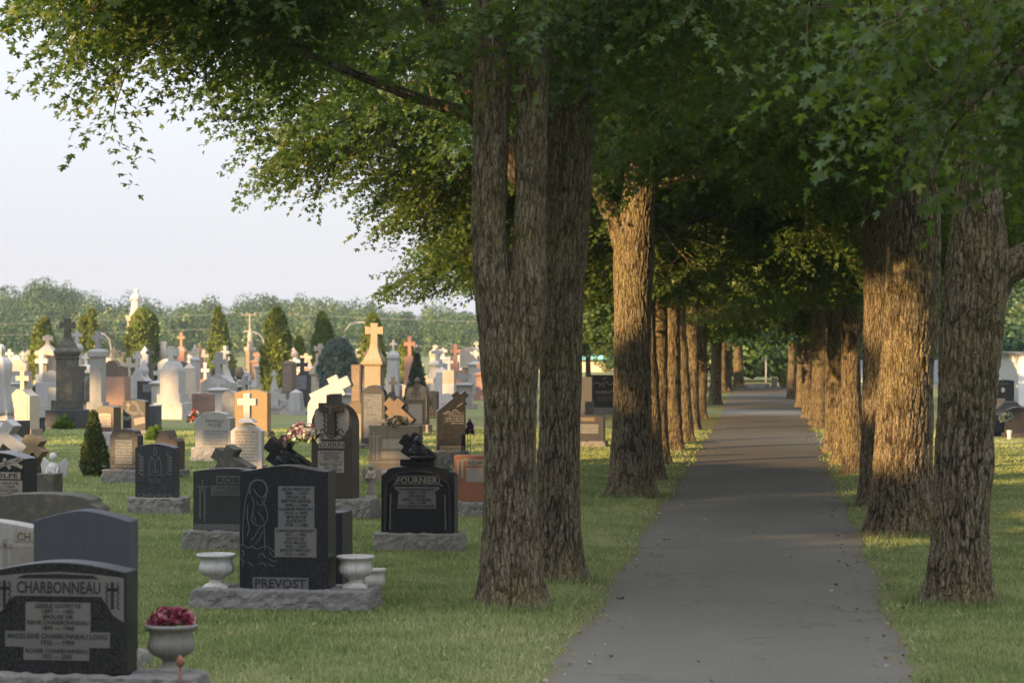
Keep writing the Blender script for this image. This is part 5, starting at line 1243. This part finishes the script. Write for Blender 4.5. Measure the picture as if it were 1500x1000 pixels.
# stones glimpsed between the trunks on the left and at the right edge
m = mon(885, 607, 'black granite gravestone with carved flowers seen between the second and third trunks',
    [('base','rock',48,10,{'d':.6,'mat':'rockgray'}), ('tablet','slab',40,48,{'p':'flat','d':.3})], 'black', yaw=-8)
text(m,'tablet','PARENT',886,572,577,24,'plaque_light'); strokes(m,'tablet',[[(870,563),(876,559),(882,564),(888,558),(894,564),(900,560)],[(878,566),(883,562),(887,567)],[(884,555),(890,552)]],2.2,'plaque','carved_flowers')
panel(m,'tablet',875,580,899,587,'insc_dark',name='inscription_panel')
mon(856, 612, 'plain grey slab beside the black flower-carved stone between the trunks',
    [('base','box',28,8,{'d':.5}), ('tablet','slab',24,52,{'p':'flat','d':.3})], 'slate', yaw=-8)
mon(864, 626, 'short grey post stone in front of the plain slab between the trunks',
    [('base','box',14,6,{'d':.3}), ('tablet','box',12,32,{'d':.25})], 'dgray', yaw=-8)
m = mon(864, 655, 'low dark stone with a pale name plate between the second and third trunks',
    [('base','rock',52,9,{'d':.5,'mat':'rockgray'}), ('tablet','slab',44,38,{'p':'serp','rise':.05,'d':.3})], 'charcoal', yaw=-8)
panel(m,'tablet',852,611,873,617,'umber'); text(m,'tablet','MONTEE',862.5,612.3,616,17,'plaque_light'); panel(m,'tablet',848,621,878,635,'insc_slate',name='inscription_panel')
mon(839, 680, 'thin salmon-coloured grave post on a small concrete foot right of the second trunk',
    [('base','box',12,16,{'d':.2,'mat':'concrete'}), ('shaft','box',5,46,{'d':.06})], 'salmon', cat='grave post', name='grave_post')
D7 = gd(640); flowers(gx(846,D7), .36, D7, .14, .16, 'small pot of red and pink flowers on the dark stone between the trunks', ['petal_red','petal_pink','petal_orange'], 26, 31, size=.05, stems=3)
m = mon(1473, 604, 'black gravestone with a white oval medallion at the right edge',
    [('base','box',40,8,{'d':.5,'mat':'dgray'}), ('tablet','slab',27,40,{'p':'serp','rise':.04,'d':.3})], 'black', yaw=-6)
strokes(m,'tablet',[[(1469,571),(1471,568),(1471,574),(1469,571)]],4,'white','medallion'); strokes(m,'tablet',[[(1463,562),(1479,562)],[(1470,554),(1470,559)]],1.2,'plaque','carved_cross')
mon(1458, 618, 'tan block gravestone half behind the nearest right trunk',
    [('base','box',34,8,{'mat':'tan'}), ('tablet','slab',30,26,{'p':'flat','d':.4})], 'tan', yaw=-6)
mon(1482, 628, 'long grey stone slab with curved shoulders at the right edge',
    [('base','rock',70,8,{'mat':'dgray'}), ('tablet','slab',56,32,{'p':'bell','rise':.4,'d':.5})], 'slate', yaw=-6)
mon(1492, 642, 'black arched gravestone at the right edge behind a white vase',
    [('base','box',44,8,{'mat':'charcoal'}), ('tablet','slab',32,38,{'p':'serp','rise':.12,'d':.4})], 'black', yaw=-6)
mon(1456, 640, 'dark slab gravestone touching the right side of the nearest right trunk',
    [('base','box',40,7,{'mat':'charcoal'}), ('tablet','slab',34,26,{'p':'flat','d':.4})], 'charcoal', yaw=-6)
D8 = gd(643); v0 = empty('vase', (gx(1475,D8), D8-.3, 0)); tag(v0, 'white waisted vase holding silvery foliage at the right edge', 'vase')
q = MB(); u_ = D8/F; q.lathe([(4*u_,0),(4.2*u_,1*u_),(2.6*u_,5*u_),(4.2*u_,12*u_),(3.6*u_,14*u_),(3,14*u_)][:5], 18); q.build('body', M['white'], v0)
flowers(gx(1471,D8), gz(613,D8), D8-.3, .17, .17, 'silvery grey-green spray of foliage in the white vase', ['juniper'], 40, 33, size=.05, leaf='juniper', dy=0)
mon(1498, 640, 'small wooden-coloured candle post near the right edge',
    [('base','box',10,6,{'d':.2,'mat':'umber'}), ('shaft','box',6,24,{'d':.1,'mat':'ochre'})], 'ochre', cat='grave post', name='grave_post', dd=0)
# ------------------------------------------------------------------ cedars, bushes, far things
def conifer(xc, yb, wpx, hpx, label, mat='cedar', shape='oval', n=5200, seed=1, lean=0, cat='tree', name='cedar_tree', size=None, twin=0):
    D = gd(yb); s = D/F; W = wpx*s/2; H = hpx*s; r = np.random.RandomState(seed)
    root = empty(name, (gx(xc, D), D, 0), r.uniform(0, 6)); tag(root, label, cat)
    q = MB(); q.tube([(0,0,-.02),(0,0,H*.3),(lean,0,H*.9)], [W*.12, W*.1, .01], 8); q.build('trunk', M['bark'], root)
    t = r.rand(n)**.85; a = r.uniform(0, 6.283, n)
    if shape == 'oval': pr = np.interp(t, [0,.06,.2,.5,.75,.9,1], [.5,.8,1,.93,.68,.38,.06])
    elif shape == 'blunt': pr = np.interp(t, [0,.06,.2,.5,.8,.93,1], [.5,.85,1,1,.84,.55,.12])
    elif shape == 'cone': pr = np.interp(t, [0,.05,.15,.5,.8,1], [.75,.95,1,.62,.26,.03])
    else: pr = np.sqrt(np.clip(1-(2*t-1)**2, 0, 1))*1.0
    lump = .66+.48*vnoise(a/6.283*7, t*H/.55+seed, 7)+.26*vnoise(a/6.283*14+3, t*H/.22+seed, 14)
    rad = W*pr*lump*r.uniform(.72, 1.0, n)**.6
    P = np.stack([rad*np.cos(a)+lean*t, rad*np.sin(a), H*(.02+.97*t)], 1)
    if twin:   # two stems side by side
        sgn = np.where(r.rand(n) < .6, -1, 1); P[:, 0] = P[:, 0]*.62 + sgn*W*.36; P[:, 2] *= np.where(sgn > 0, twin, 1)
    T = np.stack([np.cos(a)*.55, np.sin(a)*.55, np.full(n, .8)], 1)+r.normal(0, .42, (n, 3)); T /= np.linalg.norm(T, axis=1)[:, None]
    c = leaf_mesh(P, T, size or max(.06, H*.062), r, False, mat, 0, 'crown', aspect=.5, nrm=np.stack([np.cos(a), np.sin(a), .2+0*a], 1)*2)
    link(bpy.data.objects.new('crown', c), root); return root
conifer(62, 565, 33, 98, 'ragged twin-topped cedar left of the tall dark monument', seed=2, twin=.93)
conifer(128, 560, 33, 105, 'twin cedar behind the crosses, second cedar from the left', seed=3, twin=.9)
conifer(209, 562, 46, 107, 'broad dense cedar standing below the tall white statue', seed=4, n=6500, shape='blunt')
conifer(322, 556, 38, 104, 'pointed cedar with two stems, left of the utility pole', seed=5, twin=.88, shape='cone')
conifer(405, 580, 42, 126, 'tall bushy cedar right of the utility pole, brown at its foot', seed=6, n=6500)
conifer(438, 570, 20, 76, 'small rounded cedar showing behind the black book-shaped slab', seed=7, n=3000)
conifer(474, 572, 30, 112, 'slim ragged cedar behind the bright cream shrine monument', seed=8, twin=.93)
conifer(546, 566, 34, 104, 'cedar behind the tall tan cross monument', seed=9)
conifer(594, 580, 40, 80, 'dark green cedar mostly hidden under the maple leaves', seed=10)
conifer(497, 606, 56, 108, 'blue-green juniper bush with feathery branches, centre of the field', 'juniper', 'ball', 5000, 11, name='juniper_bush', cat='bush')
conifer(611, 600, 34, 80, 'dark cone-shaped spruce bush behind the ornate tan tablet', 'darkspruce', 'cone', 3800, 12, name='spruce_bush', cat='bush')
conifer(137, 698, 42, 93, 'small bronzed cone cedar growing on the open lawn, nearest conifer', 'cedar_bronze', 'cone', 5200, 13, size=.075)
conifer(60, 588, 22, 26, 'small round dark green bush left of the tall dark monument', 'darkspruce', 'ball', 2200, 14, name='round_bush', cat='bush')
conifer(888, 545, 14, 28, 'small cone cedar far off between the trunks', 'cedar', 'cone', 1200, 15)
conifer(1478, 590, 26, 50, 'light green leafy bush behind the black medallion stone', 'fern', 'ball', 1500, 16, name='leafy_bush', cat='bush')
conifer(1148, 568, 15, 24, 'small green bush at the end of the path', 'cedar', 'ball', 1400, 17, name='round_bush', cat='bush')
# leafy clumps at the monument feet
def clump(xc, yb, wpx, hpx, label, seed):
    D = gd(yb); s = D/F; r = np.random.RandomState(seed); n = 260
    root = empty('garden_plant', (gx(xc, D), D-.45, 0)); tag(root, label, 'plant')
    a = r.uniform(0, 6.283, n); t = r.rand(n); T = np.stack([np.cos(a)*.8, np.sin(a)*.8, r.uniform(.2, 1.2, n)], 1); T /= np.linalg.norm(T, axis=1)[:, None]
    P = np.stack([np.cos(a)*t*wpx*s*.4, np.sin(a)*t*wpx*s*.3, r.rand(n)*(1-t*.7)*hpx*s*.8], 1)
    link(bpy.data.objects.new('leaves', leaf_mesh(P, T, .15, r, False, 'fern', 0, 'leaves', aspect=.4)), root)
clump(96, 628, 30, 22, 'bright green perennial plant at the foot of the tall dark monument', 1)
clump(232, 644, 24, 26, 'light green grassy plant beside the narrow blue-grey post', 2)

# tall white statue on its column behind the broad cedar
D = 150; s_ = D/F
st = empty('statue', (gx(198, D), D, 0), R(-20)); tag(st, 'tall white madonna statue on a high pillar, rising above the broad cedar', 'statue')
H_ = 40*s_; zt = gz(462, D)
q = MB(); q.box(0,0,0,1.3,1.3,.5); q.box(0,0,.5,.62,.62,zt-.5-.35); q.box(0,0,zt-.35,.62,.62,.35,1.35); q.build('pillar', M['cream'], st)
q = MB(); q.lathe([(.20*H_,0),(.20*H_,.06*H_),(.17*H_,.10*H_),(.16*H_,.3*H_),(.155*H_,.5*H_),(.17*H_,.64*H_),(.16*H_,.74*H_),(.09*H_,.81*H_),(.065*H_,.84*H_),(.085*H_,.89*H_),(.08*H_,.95*H_),(.035*H_,1.0*H_)], 30, flute=lambda a, z: .06*math.sin(a*7)*(1 if z < zt+H_*.6 else 0), M=Matrix.Translation((0,0,zt)) @ Matrix.Rotation(R(4),4,'Y')); q.build('figure', M['white'], st)
q = MB()
for sg in (-1, 1): q.tube([(sg*.13*H_,0,zt+.72*H_),(sg*.15*H_,-.10*H_,zt+.56*H_),(0,-.2*H_,zt+.64*H_)], [.05*H_,.045*H_,.03*H_], 8)
q.build('arms', M['white'], st)

# utility pole, street lamps and wires along the road behind the field
M['pole'] = stone('weathered_pole', (.26,.23,.19), .1, .9, .2, 40); M['steel'] = simple('galvanised_steel', (.24,.24,.24), .5, .5); M['wire'] = simple('dark_wire', (.25,.25,.25), .6)
D = 260; s_ = D/F
po = empty('utility_pole', (gx(366, D), D, 0)); tag(po, 'wooden utility pole with a crossarm rising behind the praying statue', 'utility pole')
q = MB(); ztop = gz(459, D); q.tube([(0,0,0),(0,0,ztop)], [.12,.085], 10); q.build('pole', M['pole'], po)
q = MB(); q.box(-.1, 0, gz(462, D), 1.5, .08, .09); q.build('crossarm', M['pole'], po)
for x in (-.75, -.3, .5): q = MB(); q.lathe([(.05,0),(.07,.06),(.03,.16)], 8, M=Matrix.Translation((x,0,gz(462,D)+.12))); q.build('insulator', M['lgray'], po)
def lamp(px, ptop, flip, label, D=250, red=0):
    ro = empty('street_lamp', (gx(px, D), D, 0)); tag(ro, label, 'street lamp', 'street lamps behind the field')
    z1 = gz(ptop+26, D); s = D/F
    q = MB(); q.tube([(0,0,0),(0,0,z1),(flip*.15,0,z1+.9),(flip*.6,0,z1+1.4),(flip*1.25,0,gz(ptop, D))], [.11,.08,.06,.055,.05], 10); q.build('pole', M['steel'], ro)
    q = MB(); q.box(flip*1.6, 0, gz(ptop, D)-.07, .8, .24, .13, .8); q.build('lamp_head', M['steel'], ro)
lamp(503, 472, 1, 'curved street lamp showing between two cedars, right of the juniper top'); lamp(163, 486, -1, 'curved street lamp arching left behind the salmon tablet crosses'); lamp(388, 485, -1, 'curved street lamp arm between the utility pole and the bushy cedar')
def wire(p, label):
    o = empty('overhead_wire', p[0]); q = MB(); a = Vector(p[0]); pts = []
    for i in range(25):
        t = i/24; b = Vector(p[0]).lerp(Vector(p[1]), t)-a; b.z -= 1.1*4*t*(1-t)*.6; pts.append(tuple(b))
    q.tube(pts, [.014]*25, 5); q.build('wire', M['wire'], o); tag(o, label, 'wire')
top = Vector((gx(366, 260), 260, gz(461, 260)))
wire(((-95, 258, gz(483, 260)), (top.x-.7, 260, top.z+.2)), 'upper overhead wire crossing left from the utility pole'); wire(((-95, 258.5, gz(487, 260)), (top.x-1.0, 260.3, top.z-1.2)), 'lower overhead wire crossing left from the utility pole')
wire(((top.x+.4, 260, top.z+.2), (40, 262, gz(470, 260))), 'upper overhead wire running right from the utility pole'); wire(((top.x, 260.3, top.z-2.4), (40, 262.5, gz(503, 260))), 'lower overhead wire running right from the utility pole')

# buildings
M['turq'] = simple('turquoise_metal_roof', (.18,.50,.46), .5); M['render'] = simple('cream_rendered_wall', (.62,.52,.42), .9); M['siding'] = simple('grey_siding', (.30,.32,.34), .8); M['glass'] = simple('dark_window_glass', (.04,.05,.06), .15, .5); M['whitewall'] = stone('white_rendered_wall', (.74,.74,.74), .03, .8, .1)
D = 190; s_ = D/F; x0 = gx(820, D); 
b = empty('building', (gx(905, D), D+6, 0)); tag(b, 'low cream building with a turquoise roof far behind the trunks', 'building')
q = MB(); q.box(0,0,0,15,8,gz(531,D)+.2); q.build('wall', M['render'], b)
q = MB(); zr = gz(531, D)+.2; q.prism([(-4.6,zr),(4.6,zr),(0,zr+1.9)], -8, 8, M=Matrix.Rotation(R(90),4,'Z')); q.build('roof', M['turq'], b)
for k in range(5): q = MB(); q.box(-6+k*3, -4.02, .7, .9, .06, .8); q.build('window', M['glass'], b)
D = 95; s_ = D/F
b = empty('building', (gx(1530, D), D, 0), 0); tag(b, 'white flat-roofed building corner at the right edge', 'building')
hh = gz(520, D); q = MB(); q.box(0, 2, 0, 84*s_, 5, hh); q.build('wall', M['whitewall'], b); q = MB(); q.box(0, 2, hh, 84*s_+.2, 5.2, .10); q.build('roof', M['concrete'], b)
q = MB(); q.box(.6, -.52, .2, .8, .06, 1.0); q.build('window', M['glass'], b)
D = 140; f = empty('fence', (gx(1500, D), D, 0)); tag(f, 'grey panelled board fence behind the white building at the right edge', 'fence')
q = MB()
for k in range(60): q.box(-9+k*.3, 0, .1, .285, .03, gz(527, D)-.1)
q.build('boards', M['siding'], f)
for k in range(7):
    q = MB(); q.box(-9+k*2.9, .08, 0, .12, .12, gz(526, D)); q.build('post', M['siding'], f)

# end of the path: white rail and gate post, signpost
D = gd(568); s_ = D/F
ra = empty('guard_rail', (gx(1113, D), D+1.5, 0)); tag(ra, 'low white guard rail across the end of the path', 'guard rail')
q = MB(); q.box(0, 0, .07, 1.25, .08, .11); q.build('rail', M['paint_white'], ra)
for k in (-.5, 0, .5): q = MB(); q.box(k, .081, 0, .1, .08, .15); q.build('post', M['concrete'], ra)
gp = empty('gate_pillar', (gx(1137, D), D+1.0, 0)); tag(gp, 'short pale stone gate pillar at the end of the path', 'gate pillar')
q = MB(); q.box(0,0,0,.26,.26,.42); q.build('shaft', M['cream'], gp); q = MB(); q.box(0,0,.42,.32,.32,.07,.6); q.build('cap', M['cream'], gp)
sg = empty('lamp_post', (gx(1148, D), D+9, 0)); tag(sg, 'thin grey post standing at the end of the path', 'post')
q = MB(); q.tube([(0,0,0),(0,0,gz(528,D+9))], [.05,.04], 8); q.build('pole', M['steel'], sg); q = MB(); q.lathe([(.05,0),(.09,.05),(.02,.16)], 8, M=Matrix.Translation((0,0,gz(528,D+9)))); q.build('cap', M['steel'], sg)

# woods far behind
def wood(name, items, mat, seed, kind='stuff', leafs=900, sz=.5):
    r = np.random.RandomState(seed); PP, TT, NN, VV = [], [], [], []
    for x, y, h, w_ in items:
        n = int(leafs*(h*w_/60.0)**.7); nb = 16
        bc = r.normal(0, 1, (nb, 3)); bc /= np.linalg.norm(bc, axis=1)[:, None]; bc *= r.uniform(.35, .8, nb)[:, None]
        br = r.uniform(.28, .5, nb)
        i = r.randint(nb, size=n); d = r.normal(0, 1, (n, 3)); d /= np.linalg.norm(d, axis=1)[:, None]
        q = bc[i]+d*br[i][:, None]*r.uniform(.8, 1.05, n)[:, None]
        P = np.stack([x+q[:, 0]*w_/2, y+q[:, 1]*w_/2, h*.5+q[:, 2]*h*.5], 1); P[:, 2] = np.maximum(P[:, 2], .2)
        T = np.cross(d, r.normal(0, 1, (n, 3))); T /= np.linalg.norm(T, axis=1)[:, None]
        PP.append(P); TT.append(T); NN.append(d); VV.append(np.full(n, r.normal(0, .2)))
    me = leaf_mesh(np.concatenate(PP), np.concatenate(TT), sz, r, False, mat, np.concatenate(VV), name, nrm=np.concatenate(NN)*2)
    o = link(bpy.data.objects.new(name, me)); tag(o, kind=kind); return o
rw = np.random.RandomState(77)
items = []
top = lambda px: np.interp(px, [-200,0,70,150,215,270,340,400,470,540,600,700,900], [424,414,404,420,434,433,420,424,432,438,446,448,450])
for px in np.arange(-260, 1000, 19):
    for D, f0 in ((470, 1.0), (420, .8), (380, .6)):
        p = px+rw.uniform(-8, 8); h = (EYE+(HZ-top(p))/F*470)*f0*rw.uniform(.76, 1.12); items.append((gx(p, D), D+rw.uniform(-12, 12), h, rw.uniform(5.5, 12)))
wood('distant_wood', items, 'wood_far', 5, leafs=1800, sz=.30)
items = []
for px in (10, 20, 95, 250, 262, 345, 352, 450, 500, 515, -30, 60, 170, 300, 560, 600, 640, 680, 720):
    D = rw.uniform(300, 340); items.append((gx(px+rw.uniform(-6, 6), D), D, rw.uniform(3.5, 6.5), rw.uniform(4, 6.5)))
for i, (x, y, h, w_) in enumerate(items):
    pass
wood('distant_thicket', items, 'wood_far', 6, leafs=1000, sz=.26)
# the shaded wood closing the view along the path and to the right
items = []
for px in np.arange(940, 1750, 16):
    for D, hh in ((205, 11), (190, 8), (172, 5), (150, 3)):
        items.append((gx(px+rw.uniform(-6, 6), D), D+rw.uniform(-4, 4), hh*rw.uniform(.85, 1.1), rw.uniform(4, 6.5)))
wood('wood_behind_path', items, 'wood_far', 7, leafs=1300, sz=.24)

# added shade casters, all out of view
for i, (x, y, v, k, kz) in enumerate(SHADE_AT): maple(v, x, y, i*1.7, k, 'maple added outside the view as a shade caster', 'maples added outside the view', sz=kz)
